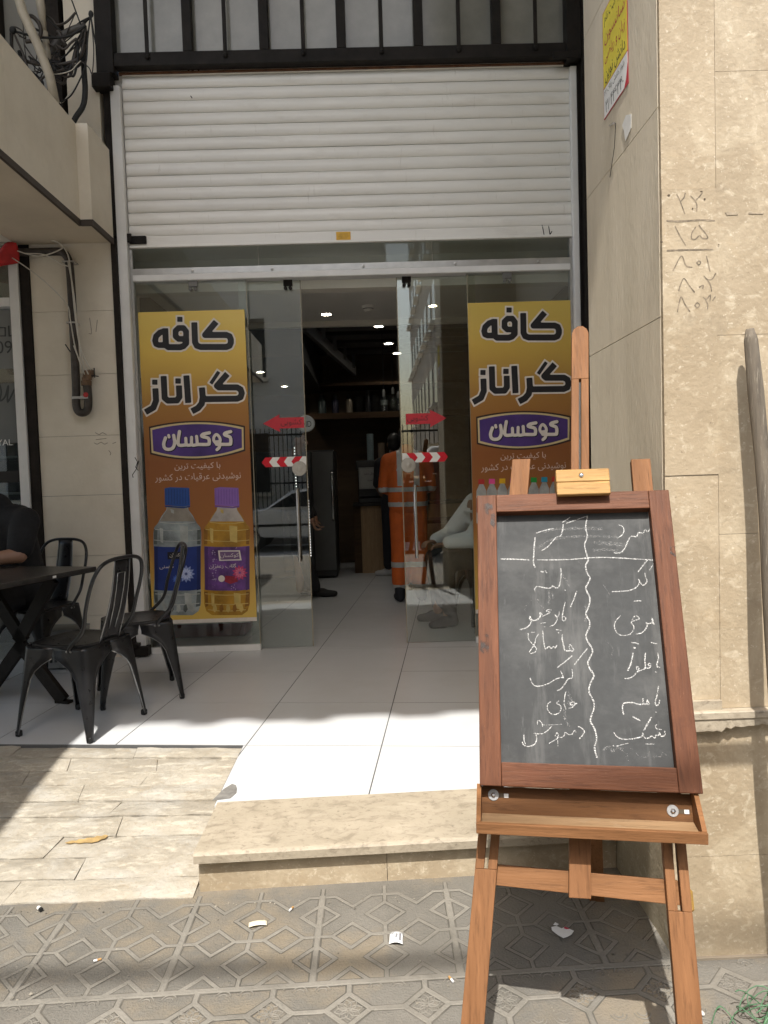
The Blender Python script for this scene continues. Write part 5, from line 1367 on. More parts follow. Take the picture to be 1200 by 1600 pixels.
FA=[(fD,[(905,1520),(850,1470),(820,1530),(740,1530),(640,1530),(670,1440),(640,1530),(540,1530),(470,1480)],1.6),(fD,[(430,1430),(300,1400),(310,1480),(390,1500),(340,1530)],1.6),(fD,[(330,1560),(380,1590)],1.6),(fD,[(20,1440),(110,1390),(150,1460),(220,1400),(290,1440)],5),
(fE,[(200,330),(330,260),(560,240),(820,245)],6),(fE,[(250,200),(400,180),(700,180)],7),(fE,[(650,290),(800,300),(880,310)],9),(fE,[(640,350),(760,345),(860,360)],7),
(fA,[(600,240),(660,320),(720,420)],4),(fA,[(420,470),(430,560),(420,650)],6),(fA,[(470,480),(480,580)],5),(fA,[(90,760),(100,700),(180,600),(260,590)],1.6),(fA,[(260,630),(370,730)],1.6),(fA,[(930,680),(940,800),(930,900)],5),(fA,[(820,50),(900,150)],2),
(fB,[(690,650),(720,720),(700,800),(760,760)],7),(fB,[(640,880),(650,1000),(700,1100)],6),(fC,[(20,480),(120,620)],2),(fC,[(740,250),(760,600),(800,900)],2),(fC,[(850,200),(880,700)],2),(fC,[(60,1250),(150,1350),(130,1500)],3)]
D,lo,rs=stroke_field(mkstroke(FA),.002,.002,jitter=.3)
obj('chalk_smudge',field_mesh(D,lo,rs,lambda x,y:Vector((x,.0147,y))),mc2,slate)

# ================================================================ PIPE, CABLES
M_pipe=pbr('grimy_pipe',(.055,.045,.038),.5,.2,.3,20,.3,60)
def tp(L,Y): return [at(x,y,Y) for x,y in L]
Yp=-.115
t=thing('gas_pipe','dark brown gas pipe looping down the stone wall with white cables tied along it','pipe',at(120,640,-.06))
mb=MB(); mb.tube(smooth_path(tp([(-40,396),(20,394),(60,394),(88,393),(99,395),(106,404),(109,418),(112,460),(114,500),(117,560),(119,605),(119,630),(122,642),(129,645),(136,641),(138,628),(137,610),(136,601)],Yp),4),[.028]*1 if False else .027,12); obj('pipe_run',mb,M_pipe,t,smooth=True)
mb=MB(); a=at(135,598,Yp); mb.lathe(a-Vector((0,0,.02)),[(.034,0),(.036,.03),(.028,.035),(.028,.055)],10); mb.tube([a+Vector((.005,0,.02)),a+Vector((.01,.0,.06)),a+Vector((.012,.06,.07))],.03,10); obj('valve',mb,pbr('rusty_brass',(.17,.10,.055),.5,.3,.3,20),t)
mb=MB(); mb.ball(at(134,617,Yp-.03),(.018,.01,.018),10,8); obj('valve_cap',mb,flat('red_cap',(.40,.02,.02)),t)
mb=MB(); p=at(119,622,Yp); mb.box((p.x-.02,p.y-.03,p.z-.008),(p.x+.09,-.062,p.z+.008)); p=at(113,505,Yp); mb.box((p.x-.03,p.y-.03,p.z-.005),(p.x+.03,-.062,p.z+.005)); p=at(106,404,Yp); mb.box((p.x-.03,p.y-.03,p.z-.03),(p.x+.05,p.y+.05,p.z-.022)); obj('clamp',mb,M_alu,t)
M_wire=flat('white_cable',(.58,.54,.47),.5)
t=thing('cable_bundle','loose white cables tied along the gas pipe and down to its valve','cables',at(120,560,-.1))
for L in ([(-20,368),(10,385),(60,400),(100,385),(70,372),(90,378),(106,398),(112,440),(118,500),(128,560),(138,585)],[(-20,380),(30,410),(70,440),(104,475),(110,500),(118,545),(132,585)],[(106,408),(114,450),(120,500),(126,545),(142,578)],[(40,396),(70,398),(95,412),(106,416)],[(115,540),(130,578)]):
    mb=MB(); mb.tube(smooth_path(tp(L,Yp-.035),5),.0042,6); obj('strand',mb,M_wire,t,smooth=True)
mb=MB(); mb.tube(tp([(102,538),(110,550)],Yp-.04),.004,6); mb.tube(tp([(147,575),(148,590)],Yp),.004,6); mb.tube(tp([(140,586),(154,588)],Yp),.004,6); obj('cut_end',mb,M_rubber,t)
# tangle above the canopy
t=thing('electrical_tangle','tangle of black conduits and loose cables above the stone canopy','cables',at(100,150,-.4))
def run(name,L,Y,r,m,n=8):
    mb=MB(); mb.tube(smooth_path(tp(L,Y),5),r,n); return obj(name,mb,m,t,smooth=True)
Y2=-.42
run('grey_conduit',[(134,42),(118,46),(100,55),(88,68),(80,80),(74,92)],Y2,.024,pbr('conduit_grey',(.07,.062,.055),.5,0,.2,20),12)
run('conduit_clamp',[(90,52),(92,50),(97,62),(103,72)],Y2-.03,.012,M_pipe)
run('black_cable',[(133,48),(131,70),(131,105),(133,140),(130,165),(118,184),(108,205)],-.40,.017,M_rubber,10)
run('black_cable',[(18,50),(20,80),(40,95),(70,102),(100,100),(122,92),(133,70)],-.46,.011,M_pipe)
run('black_cable',[(80,95),(95,100),(118,104),(130,92)],-.44,.012,M_rubber)
run('cable_loop',[(36,34),(48,25),(60,35),(64,50),(58,62),(40,65)],-.52,.012,M_pipe)
run('black_cable',[(30,80),(38,105),(55,118),(66,130),(62,140)],-.42,.012,M_rubber)
run('black_cable',[(88,125),(100,130),(104,110),(108,100)],-.40,.010,M_pipe)
for L in ([(16,50),(22,42),(34,48),(40,60),(30,56)],[(16,52),(17,70),(20,85)],[(38,70),(48,85),(58,98),(50,95)],[(112,0),(120,22),(126,38)],[(142,18),(137,60),(134,100),(122,130),(110,150),(95,160)],[(142,25),(146,50),(151,76)],[(88,90),(92,80),(80,85)],[(84,100),(100,108),(112,106)],[(85,104),(96,112),(116,108)]):
    run('thin_wire',L,-.47,.0045,M_rubber if len(L)<4 or L[0][0]>130 else M_pipe,6)
run('thin_wire',[(134,100),(126,122),(116,138),(106,150),(100,158),(94,161)],-.43,.003,M_wire,6)
rw=random.Random(8); anc=[(20,48),(36,36),(58,60),(74,95),(86,100),(100,108),(112,100),(126,95),(133,60),(134,40),(88,70),(62,104),(45,88),(120,60),(118,20),(66,20),(142,26)]
for k in range(26):
    p,q_=rw.sample(anc,2); mx,my=(p[0]+q_[0])/2+rw.uniform(-16,16),max(p[1],q_[1])+rw.uniform(4,30)
    run('thin_wire',[p,((p[0]+mx)/2+rw.uniform(-6,6),(p[1]+my)/2+rw.uniform(-3,8)),(mx,my),((q_[0]+mx)/2+rw.uniform(-6,6),(q_[1]+my)/2+rw.uniform(-3,8)),q_],rw.uniform(-.52,-.36),rw.choice((.003,.0035,.005,.007)),rw.choice((M_rubber,M_pipe,M_rubber,M_wire if k%5==0 else M_pipe)),6)
for p_,r_ in((at(142,22,-.47),(.016,.012,.022)),(at(20,47,-.5),(.022,.016,.022))):
    m2=MB(); m2.ball(p_,r_,8,6); obj('joint_knot',m2,M_rubber,t)
mb=MB(); mb.tube([at(22,-30,-.62),at(35,18,-.62),at(60,72,-.60),at(78,120,-.57),at(86,160,-.55)],.027,14)
ps=pbr('grimy_white_pipe',(.42,.37,.29),.6,0,.1,12); add_layer(ps,(.06,.05,.04),40,.66,.72,seed=2,amount=.8)
tag(obj('plastic_pipe',mb,ps,smooth=True),'grimy white plastic pipe running down behind the canopy','pipe')
mb=MB(); mb.tube([at(58,-30,-.45),at(64,12,-.45),at(69,48,-.44)],[.026,.025,.014],10); mb.tube([at(69,50,-.44),at(74,80,-.44),at(76,110,-.42)],.02,10)
tag(obj('wrapped_pipe',mb,ps,smooth=True),'shorter white taped pipe ending above the cable tangle','pipe')

# ================================================================ NEIGHBOURING SHOP WINDOW (left edge)
t=thing('neighbour_window','left neighbour shop window with a white frame and grey vinyl lettering','shop window',(-2.8,0,0))
mb=MB(); mb.box((-2.425,-.09,.0),(-2.362,.02,2.75),.003); mb.box((-5,-.09,2.44),(-2.4255,.02,2.50),.003); obj('frame',mb,M_white,t)
mb=MB(); mb.box((-5,-.02,.0),(-2.4255,-.012,2.439)); mb.box((-5,-.02,2.501),(-2.4255,-.012,2.85)); obj('pane',mb,M_glass_fr,t)
mb=MB(); mb.box((-5,-.0225,2.03),(-2.4255,-.0205,2.43)); obj('vinyl_band',mb,pbr('grey_vinyl',(.20,.205,.20),.35,0,.05,3),t)
mb=MB(); mb.box((-5,-.0225,1.52),(-2.4255,-.0205,1.93)); obj('vinyl_band',mb,pbr('grey_vinyl_low',(.15,.155,.15),.35,0,.05,3),t)
mb=MB()
def lw(px,py): return at(px,py,-.0238)
p=lw(9,518); q_=lw(22,538)
for s,x,y,h,al in(('L',23,517,.075,'RIGHT'),('09',19,542,.085,'RIGHT')):
    tm=text_mesh(s,lw(x,y),VX,VZ,h,None,al); mb.add(tm.v,tm.f)
S=[[(-8,612),(-2,600),(2,612),(0,626),(8,620),(13,603),(12,628),(24,606),(30,601)],[(26,622),(31,612),(27,608),(24,618),(30,626),(38,618)]]
D,lo,rs=stroke_field([([(lw(*p_).x,lw(*p_).z) for p_ in sm2(s,4)],.012) for s in S],.003,.002)
fm=field_mesh(D,lo,rs,lambda x,y:(x,-.0238,y)); mb.add(fm.v,fm.f)
for a,b,c_,d_ in((-4,510,10,530),):
    pts=[lw(-3,512),lw(8,512),lw(8,525),lw(-3,525)]; mb.tube([v for v in pts],.005,5,closed=True)
obj('vinyl_lettering',mb,flat('dark_grey_vinyl',(.05,.055,.055),.4),t)
mb=MB(); mb.box((-5,-.028,1.245),(-2.4255,-.0225,1.325)); sb=obj('name_strip',mb,M_dark,t)
tm=text_mesh('ROYAL',lw(20,691)+Vector((0,-.006,0)),VX,VZ,.042,None,'RIGHT'); obj('strip_lettering',tm,M_wvin,sb)
t=thing('display_case','dim shelved display behind the left neighbour window','display case',(-2.9,.5,0))
mb=MB(); mb.box((-5,.55,.0),(-2.43,.6,2.85)); obj('back',mb,pbr('case_back',(.07,.068,.062),.6,0,.3,3),t)
mb=MB()
for z_ in(.62,.80,.98,1.16,1.42,1.60): mb.box((-5,.1,z_),(-2.43,.545,z_+.015))
obj('shelf',mb,pbr('glass_shelf',(.18,.19,.185),.3),t)
rr=random.Random(9); cols=[(.18,.14,.12),(.16,.16,.17),(.22,.19,.14),(.05,.05,.055),(.24,.22,.20),(.03,.05,.16)]
pm=[pbr('packet_%d'%i,c,.5) for i,c in enumerate(cols)]
for zi,z_ in enumerate((.635,.815,.995,1.175,1.435,1.615)):
    for k in range(5):
        x=-2.47-k*.085; h=rr.uniform(.08,.14); m2=MB(); m2.box((x-.06,.14,z_+.001),(x,.20,z_+h),.004); m2.box((x-.045,.139,z_+.02),(x-.015,.1399,z_+h*.6))
        tag(obj('packet',m2,pm[rr.randrange(6)]),'small boxed packet on a display shelf behind the left window','packet','packets on the display shelves')
mb=MB(); rr=random.Random(1)
def fold(u,v): return at(-45+72*u,388+30*v+8*math.sin(u*5),-.16)+Vector((0,-.03*math.sin(u*9+v*3),0))
mb.grid(fold,14,6)
o=obj('red_cloth',mb,flat('red_cloth',(.48,.02,.02),.7,.2,15),smooth=True); o.modifiers.new('thickness','SOLIDIFY').thickness=.006
tag(o,'bright red cloth hanging at the top of the left shop window','cloth')
t=thing('hanging_bundle','cream coloured tassel bundle hanging inside the left window frame','ornament',at(20,560,.05))
mb=MB(); mb.tube(smooth_path([at(24,497,.04),at(23,530,.04),at(20,545,.04),at(17,560,.04),at(21,575,.04)],4),[.012,.015,.02,.028,.036,.04,.045,.045,.045,.045,.045,.045,.04,.035,.03,.02,.012],8); obj('cloth_body',mb,flat('cream_cloth',(.34,.30,.21),.8,.2,20),t,smooth=True)
mb=MB(); mb.tube([at(22,570,.03),at(17,585,.03)],.006,6); mb.tube([at(24,570,.03),at(26,590,.03)],.006,6); mb.ball(at(20,577,.04),(.05,.03,.04),8,6); obj('tassel',mb,M_pipe,t)

# ================================================================ LITTER, TWINE
def paper(name,label,pts,px,py,mat,curl=.004,cat='paper scrap'):
    c=atz(px,py,PAV+.006); mb=MB(); n=len(pts)
    vs=[]
    for (x,y) in pts: vs.append(c+Vector((x,y,.001+curl*abs(x)*20*.01+random.uniform(0,curl))))
    vs2=[v-VZ*.0008 for v in vs]
    mb.add(vs+vs2,[tuple(range(n)),tuple(range(2*n-1,n-1,-1))]+[(i,n+i,n+(i+1)%n,(i+1)%n) for i in range(n)])
    o=obj(name,mb,mat); return o
def sheet(name,label,cat,px,py,w,d,rot,mat,arch=.012):
    c=atz(px,py,PAV+.005); mb=MB(); cr,sr=math.cos(rot),math.sin(rot)
    def f(u,v):
        x=(u-.5)*w; y=(v-.5)*d; z=arch*(1-(2*u-1)**2)+.001
        return c+Vector((x*cr-y*sr,x*sr+y*cr,z))
    mb.grid(f,9,6); o=obj(name,mb,mat,smooth=True); o.modifiers.new('thickness','SOLIDIFY').thickness=.0006; return o,f
mw2=flat('receipt_paper',(.74,.74,.74),.7,.04)
o,f=sheet('receipt','x','paper',619,1467,.040,.050,R(-4),mw2,.006)
t_=thing('receipt','curled white receipt with faint grey print lying on the patterned paving','receipt',atz(619,1467,PAV+.005)); o.name='paper'; o.parent=t_; o.location=-Vector(t_.location)
mb=MB()
for v0,u0,u1 in((.80,.15,.35),(.72,.45,.62),(.64,.45,.60),(.56,.45,.6),(.48,.42,.58),(.40,.45,.55),(.30,.2,.34),(.22,.45,.6)):
    mb.add([f(u0,v0)+VZ*.0012,f(u1,v0)+VZ*.0012,f(u1,v0+.05)+VZ*.0012,f(u0,v0+.05)+VZ*.0012],[(0,1,2,3)])
mb.add([f(u,v)+VZ*.0012 for u,v in((.72,.2),(.85,.2),(.85,.85),(.72,.85))],[(0,1,2,3)])
obj('print',mb,flat('grey_print',(.20,.20,.22)),t_)
o,f=sheet('paper_scrap','','',403,1444,.055,.024,R(8),flat('cream_paper',(.72,.66,.50),.8),.004); tag(o,'small cream folded paper strip lying on the paving below the step','paper scrap')
c=atz(880,1457,PAV+.008)
mb=MB(); pts=[(-.030,.012),(-.028,.026),(-.012,.030),(.0,.018),(.012,.024),(.032,.004),(.022,-.010),(.008,-.020),(-.006,-.026),(-.018,-.012)]
mb.prism(pts,c,VX,VY,VZ,.0012); mb.prism([(-.02,.034),(-.012,.045),(-.004,.036),(-.01,.03)],c+VZ*.002,VX,VY,VZ,.001); t_=thing('torn_wrapper','torn white wrapper with a red spot lying in the easel shadow','wrapper',c); obj('paper',mb,mw2,t_)
mb=MB(); mb.prism([(.006,.018),(.012,.024),(.022,.013),(.012,.012)],c+VZ*.0013,VX,VY,VZ,.0008); obj('red_print',mb,red,t_)
c=atz(62,1419,PAV+.008); mb=MB(); mb.tube([c+Vector((-.006,.004,0)),c+Vector((.003,-.004,0))],.006,8); t_=thing('bottle_cap','tiny white and black cap lying at the foot of the stone ramp','cap',c); obj('rim',mb,M_wvin,t_); mb=MB(); mb.tube([c+Vector((.0032,-.0042,0)),c+Vector((.010,-.010,0))],.0065,8); obj('dark_end',mb,M_rubber,t_)
mb=MB(); c=atz(1097,1583,PAV+.005); mb.ball(c,(.006,.008,.004),7,5); tag(obj('pebble',mb,flat('pale_pebble',(.6,.58,.54),.8)),'tiny pale pebble beside the right easel leg','pebble')
# dust, grit and butts gathered on the paving
rg=random.Random(21); mb=MB()
for i in range(420):
    x=rg.uniform(-1.6,1.25); y=rg.choice([rg.uniform(-3.7,-2.83),-3.232+rg.gauss(0,.012),-2.84+rg.uniform(-.03,0)])
    if x>.77 and y>-3.2: continue
    r=abs(rg.gauss(.0012,.0010))+.0006
    mb.ball((x,y,PAV+r*.6),(r*rg.uniform(.8,1.5),r,r*.7),5,4)
o=struct('grit',mb,pbr('grit_mixed',(.30,.27,.22),.9,0,.5,3,col2=(.10,.09,.075),island=.5)); o['kind']='stuff'
for i,(px,py,a_) in enumerate(((152,1500,.4),(705,1530,2.0),(455,1420,1.1))):
    c=atz(px,py,PAV+.006); d_=Vector((math.cos(a_),math.sin(a_),0)); t_=thing('cigarette_butt',('crushed cigarette butt on the shaded band of paving at far left','crushed cigarette butt on the paving close to the left easel leg','crushed cigarette butt on the paving just below the stone step')[i],'cigarette butt',c)
    mb=MB(); mb.tube([c-d_*.010,c],.0032,7); obj('paper',mb,mw2,t_); mb=MB(); mb.tube([c+d_*.0002,c+d_*.011],.0033,7); obj('filter',mb,flat('filter_tan',(.42,.24,.09),.8),t_)
# green twine
rr=random.Random(12); mb=MB(); base=Vector((1.02,-3.47,PAV+.005))
M_green=pbr('green_twine',(.10,.21,.11),.6,0,.3,20,col2=(.05,.12,.06))
t_=thing('twine_bundle','tangled bundle of green plastic twine lying at the foot of the leaning pole','twine',base)
for i in range(170):
    a=rr.uniform(0,1); s=Vector((rr.uniform(.84,.93),rr.uniform(-3.58,-3.50),PAV+rr.uniform(.004,.02)))
    e=Vector((rr.uniform(.96,1.10),rr.uniform(-3.46,-3.36),PAV+rr.uniform(.01,.075)))
    mid=s.lerp(e,rr.uniform(.35,.65))+Vector((rr.gauss(0,.015),rr.gauss(0,.018),rr.uniform(.005,.045)))
    mb.tube(smooth_path([s,mid,e],6),rr.uniform(.0014,.0025),5,cap=False)
for i in range(7):
    c0=Vector((.93+rr.uniform(-.05,.06),-3.44+rr.uniform(-.03,.03),PAV+.02)); rr_=rr.uniform(.025,.05); ph=rr.uniform(0,6)
    mb.tube([c0+Vector((rr_*1.2*math.cos(u+ph),rr_*.7*math.sin(u+ph),.02+.02*math.sin(2*u))) for u in np.linspace(0,rr.uniform(3.5,5.5),16)],.0014,5,cap=False)
for L in ([(1112,1600),(1118,1580),(1125,1572),(1138,1583),(1150,1600)],[(1140,1600),(1150,1582),(1168,1572),(1185,1568)],[(1100,1650),(1112,1600),(1119,1578),(1126,1573)]):
    mb.tube(smooth_path([atz(x,y,PAV+.012) for x,y in L],6),.0013,5,cap=False)
o=obj('strand',mb,M_green,t_,smooth=True); o['kind']='stuff'
# ================================================================ PEOPLE
def blob(name, mb, mat, parent, voxel=.012, smooth=6, fac=.5):
    """weld overlapping rounded forms into one continuous skin"""
    me=bpy.data.meshes.new('tmp'); me.from_pydata(mb.v,[],mb.f); me.update()
    o=bpy.data.objects.new('tmp',me); COL.objects.link(o)
    m=o.modifiers.new('r','REMESH'); m.mode='VOXEL'; m.voxel_size=voxel
    s=o.modifiers.new('s','SMOOTH'); s.iterations=smooth; s.factor=fac
    bpy.context.view_layer.update()
    dg=bpy.context.evaluated_depsgraph_get()
    me2=bpy.data.meshes.new_from_object(o.evaluated_get(dg)); me2.name=name
    bpy.data.objects.remove(o); bpy.data.meshes.remove(me)
    me2.polygons.foreach_set('use_smooth',[True]*len(me2.polygons))
    me2.materials.clear(); me2.materials.append(mat)
    ob=bpy.data.objects.new(name,me2); COL.objects.link(ob)
    if parent is not None:
        ob.parent=parent
        if parent.type=='EMPTY': ob.location=-Vector(parent.location)
    return ob
M_skin=pbr('skin',(.36,.20,.13),.5,0,.06,12)
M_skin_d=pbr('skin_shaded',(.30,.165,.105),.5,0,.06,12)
M_hair=pbr('black_hair',(.012,.010,.009),.5,0,.3,60,.4,200)
def V3(*a): return Vector(a)
def head(mb, c, f, s=1.0):
    """skull, jaw, nose, ears around centre c facing f"""
    f=Vector(f).normalized(); sd=f.cross(VZ).normalized(); up=sd.cross(f)
    q=Matrix((( sd.x,f.x,up.x),(sd.y,f.y,up.y),(sd.z,f.z,up.z))).to_quaternion()
    P=lambda a,b,d: c+(sd*a+f*b+up*d)*s
    mb.ball(P(0,-.01,.025),(.076*s,.095*s,.095*s),16,12,q); mb.ball(P(0,.025,-.045),(.058*s,.065*s,.07*s),14,10,q)
    mb.caps(P(0,.085,.02),.010*s,P(0,.108,-.022),.014*s,8); mb.ball(P(0,.078,-.06),(.026*s,.014*s,.010*s),8,6,q); mb.ball(P(0,.075,-.095),(.025*s,.02*s,.02*s),8,6,q)
    for k in(-1,1):
        mb.ball(P(.078*k,-.005,-.005),(.012*s,.022*s,.033*s),8,6,q); mb.ball(P(.034*k,.074,.028),(.022*s,.016*s,.008*s),8,6,q); mb.ball(P(.045*k,.058,-.025),(.024*s,.024*s,.022*s),8,6,q)
    return P,q
def eyes(parent,P,s=1.0):
    mb=MB()
    for k in(-1,1): mb.ball(P(.033*k,.083,.008),(.013*s,.008*s,.006*s),10,6)
    obj('eye',mb,flat('eye_dark',(.05,.035,.03),.2),parent,smooth=True)
def hair(parent,P,q,s=1.0,extra=None):
    mb=MB(); mb.ball(P(0,-.022,.042),(.084*s,.098*s,.092*s),16,10,q); mb.ball(P(0,-.055,-.02),(.076*s,.06*s,.075*s),12,8,q)
    if extra: extra(mb)
    blob('hair',mb,M_hair,parent,.012,3)
def hand(mb, wrist, d, n, s=1.0, curl=.5):
    """palm, four curled fingers and a thumb; d along the hand, n palm normal"""
    d=Vector(d).normalized(); n=(Vector(n)-d*Vector(n).dot(d)).normalized(); a=d.cross(n)
    pc=wrist+d*.045*s
    mb.caps(wrist,.020*s,wrist+d*.03*s,.022*s,10)
    for k,(o,L) in enumerate(((-.030,.068),(-.010,.078),(.010,.073),(.029,.058))):
        k0=wrist+d*.085*s+a*o*s; mb.caps(wrist+d*.02*s+a*o*.6*s,.013*s,k0,.0115*s,8)
        p1=k0+(d*math.cos(curl*.6)+n*math.sin(curl*.6))*L*.5*s; p2=p1+(d*math.cos(curl*1.6)+n*math.sin(curl*1.6))*L*.5*s
        mb.caps(k0,.0098*s,p1,.0088*s,8); mb.caps(p1,.0088*s,p2,.0072*s,8)
    t0=wrist+d*.025*s-a*.022*s; t1=t0+(d*.6-a*.7+n*.35).normalized()*.036*s; t2=t1+(d*.9-a*.2+n*.4).normalized()*.034*s
    mb.caps(t0,.014*s,t1,.011*s,8); mb.caps(t1,.0105*s,t2,.0085*s,8)
def shoe(mb, heel, d, L=.27, h=.07):
    d=Vector(d).normalized(); 
    mb.caps(heel+d*.03+VZ*.045,.042,heel+d*(L*.45)+VZ*.05,.044,12); mb.caps(heel+d*(L*.45)+VZ*.04,.043,heel+d*(L-.045)+VZ*.034,.032,12); mb.caps(heel+d*.035+VZ*.07,.040,heel+d*.05+VZ*.12,.045,12)

# --- worker in orange, standing at the counter with his back to the street
M_or=pbr('hi_vis_orange',(.55,.105,.012),.75,0,.12,9,.3,30)
M_sil=pbr('reflective_grey',(.42,.42,.40),.4,0,.1,20)
M_navy=pbr('navy_cloth',(.012,.013,.018),.8,0,.2,20)
t=thing('person','person in an orange high visibility suit with grey reflective bands standing at the counter','person',(.30,1.85,0))
X0,Y0=.33,1.86
body=MB()
P,q=head(body,V3(X0+.02,Y0+.07,1.575),(.35,1,-.25),1.0)
body.caps(V3(X0,Y0+.01,1.40),.058,V3(X0+.015,Y0+.05,1.53),.056)
body.caps(V3(X0-.08,Y0,1.33),.09,V3(X0+.08,Y0,1.33),.09); body.caps(V3(X0,Y0,1.30),.13,V3(X0,Y0,.98),.125)
for k in(-1,1):
    body.caps(V3(X0+.17*k,Y0,1.36),.055,V3(X0+.21*k,Y0+.07,1.10),.045); body.caps(V3(X0+.21*k,Y0+.07,1.10),.043,V3(X0+.15*k,Y0+.30,1.05),.033)
    body.caps(V3(X0+.08*k,Y0,.92),.085,V3(X0+.085*k,Y0,.5),.06); body.caps(V3(X0+.085*k,Y0,.5),.058,V3(X0+.09*k,Y0-.02,.09),.04)
    hand(body,V3(X0+.15*k,Y0+.30,1.05),(-.2*k,1,-.1),(0,-.2,-1),1,.6)
b=blob('body',body,M_skin_d,t,.009,4); eyes(t,P); hair(t,P,q)
jk=MB()
jk.caps(V3(X0-.105,Y0+.0,1.345),.105,V3(X0+.105,Y0,1.345),.105); jk.caps(V3(X0-.06,Y0-.005,1.24),.135,V3(X0-.05,Y0-.01,.93),.140); jk.caps(V3(X0+.06,Y0-.005,1.24),.135,V3(X0+.05,Y0-.01,.93),.140)
jk.caps(V3(X0,Y0,1.43),.075,V3(X0,Y0+.01,1.455),.068); 
for k in(-1,1):
    jk.caps(V3(X0+.175*k,Y0,1.355),.078,V3(X0+.225*k,Y0+.05,1.10),.062); jk.caps(V3(X0+.225*k,Y0+.05,1.10),.060,V3(X0+.165*k,Y0+.26,1.06),.05)
jacket=blob('jacket',jk,M_or,t,.014,7)
def band(par,name,z0,z1,mat,src,grow=.004,flt=None):
    """a cloth band: the faces of the garment between two heights, lifted off it"""
    me=src.data; mb=MB(); idx={}
    for p in me.polygons:
        c=p.center
        if z0<=c.z<=z1 and (flt is None or flt(c)):
            f=[]
            for vi in p.vertices:
                if vi not in idx:
                    idx[vi]=len(mb.v); v=me.vertices[vi]; z=min(max(v.co.z,z0),z1); mb.v.append(tuple(Vector((v.co.x,v.co.y,z))+v.normal*grow))
                f.append(idx[vi])
            mb.f.append(tuple(f))
    return obj(name,mb,mat,par,smooth=True)
band(jacket,'reflective_band',1.055,1.105,M_sil,jacket); band(jacket,'reflective_band',.915,.965,M_sil,jacket)
band(jacket,'reflective_band',1.106,1.50,M_sil,jacket,.004,lambda c:abs(c.x-(X0-.075))<.026 or abs(c.x-(X0+.085))<.026)
band(jacket,'jacket_hem',.755,.835,M_navy,jacket,.006)
tr=MB()
for k in(-1,1):
    tr.caps(V3(X0+.075*k,Y0-.005,.86),.112,V3(X0+.085*k,Y0-.01,.5),.092); tr.caps(V3(X0+.085*k,Y0-.01,.5),.092,V3(X0+.095*k,Y0-.03,.19),.085)
tr.caps(V3(X0-.06,Y0,.85),.12,V3(X0+.06,Y0,.85),.12)
trs=blob('trousers',tr,M_or,t,.014,6); band(trs,'reflective_band',.335,.385,M_sil,trs); band(trs,'reflective_band',.12,.17,M_sil,trs)
bt=MB()
for k in(-1,1): bt.caps(V3(X0+.095*k,Y0-.03,.22),.062,V3(X0+.10*k,Y0-.04,.06),.055); shoe(bt,V3(X0+.10*k,Y0-.12,0),(.15*k,1,0))
blob('boots',bt,M_navy,t,.011,4)

# --- second customer at the counter, only a shin and white trainers show
t=thing('person','person in dark trousers and white trainers standing at the counter beyond the orange worker','person',(.22,3.7,0))
X1,Y1=.27,3.66
body=MB(); P,q=head(body,V3(X1,Y1+.03,1.60),(.1,1,-.1),1.0); body.caps(V3(X1,Y1,1.4),.055,V3(X1,Y1+.02,1.54),.052); body.caps(V3(X1-.1,Y1,1.36),.09,V3(X1+.1,Y1,1.36),.09); body.caps(V3(X1,Y1,1.3),.14,V3(X1,Y1,.95),.13)
for k in(-1,1):
    body.caps(V3(X1+.19*k,Y1,1.38),.055,V3(X1+.21*k,Y1+.02,1.10),.044); body.caps(V3(X1+.21*k,Y1+.02,1.10),.042,V3(X1+.16*k,Y1+.2,.98),.032); hand(body,V3(X1+.16*k,Y1+.2,.98),(-.2*k,1,-.1),(0,0,-1))
    body.caps(V3(X1+.09*k,Y1,.9),.08,V3(X1+.10*k,Y1,.1),.04)
blob('body',body,M_skin_d,t,.010,4); eyes(t,P); hair(t,P,q)
mb=MB()
for k in(-1,1): mb.caps(V3(X1+.085*k,Y1,.92),.10,V3(X1+.10*k,Y1,.5),.078); mb.caps(V3(X1+.10*k,Y1,.5),.078,V3(X1+.11*k,Y1-.01,.14),.066)
blob('trousers',mb,M_navy,t,.014,5)
mb=MB(); mb.caps(V3(X1-.10,Y1,1.36),.105,V3(X1+.10,Y1,1.36),.105); mb.caps(V3(X1,Y1,1.28),.155,V3(X1,Y1,.92),.15)
for k in(-1,1): mb.caps(V3(X1+.18*k,Y1,1.37),.07,V3(X1+.215*k,Y1+.02,1.12),.058)
blob('shirt',mb,M_navy,t,.014,5)
mb=MB(); shoe(mb,V3(X1-.03,Y1+.0,0),(-.95,.15,0)); shoe(mb,V3(X1+.11,Y1-.03,0),(.2,1,0)); blob('trainers',mb,pbr('white_trainer',(.55,.54,.52),.6),t,.011,3)

# --- man in dark clothes just inside the left door
t=thing('person','person in dark clothes standing inside behind the left glass door, one hand hanging','person',(-.77,2.25,0))
X1,Y1=-.77,2.26
body=MB(); P,q=head(body,V3(X1+.01,Y1,1.60),(1,.15,-.1),1.0); body.caps(V3(X1,Y1,1.4),.055,V3(X1+.01,Y1,1.54),.052); body.caps(V3(X1,Y1-.1,1.36),.085,V3(X1,Y1+.1,1.36),.085); body.caps(V3(X1,Y1,1.3),.13,V3(X1,Y1,.95),.125)
for k in(-1,1):
    body.caps(V3(X1,Y1+.19*k,1.37),.052,V3(X1+.0,Y1+.22*k,1.08),.042); body.caps(V3(X1,Y1+.22*k,1.08),.040,V3(X1+.15,Y1+.20*k,.80),.030); hand(body,V3(X1+.15,Y1+.20*k,.80),(.35,-.1*k,-1),(.6,0,.3),1.0,.9)
    body.caps(V3(X1,Y1+.09*k,.9),.08,V3(X1,Y1+.09*k,.1),.04)
blob('body',body,M_skin,t,.008,3); eyes(t,P); hair(t,P,q)
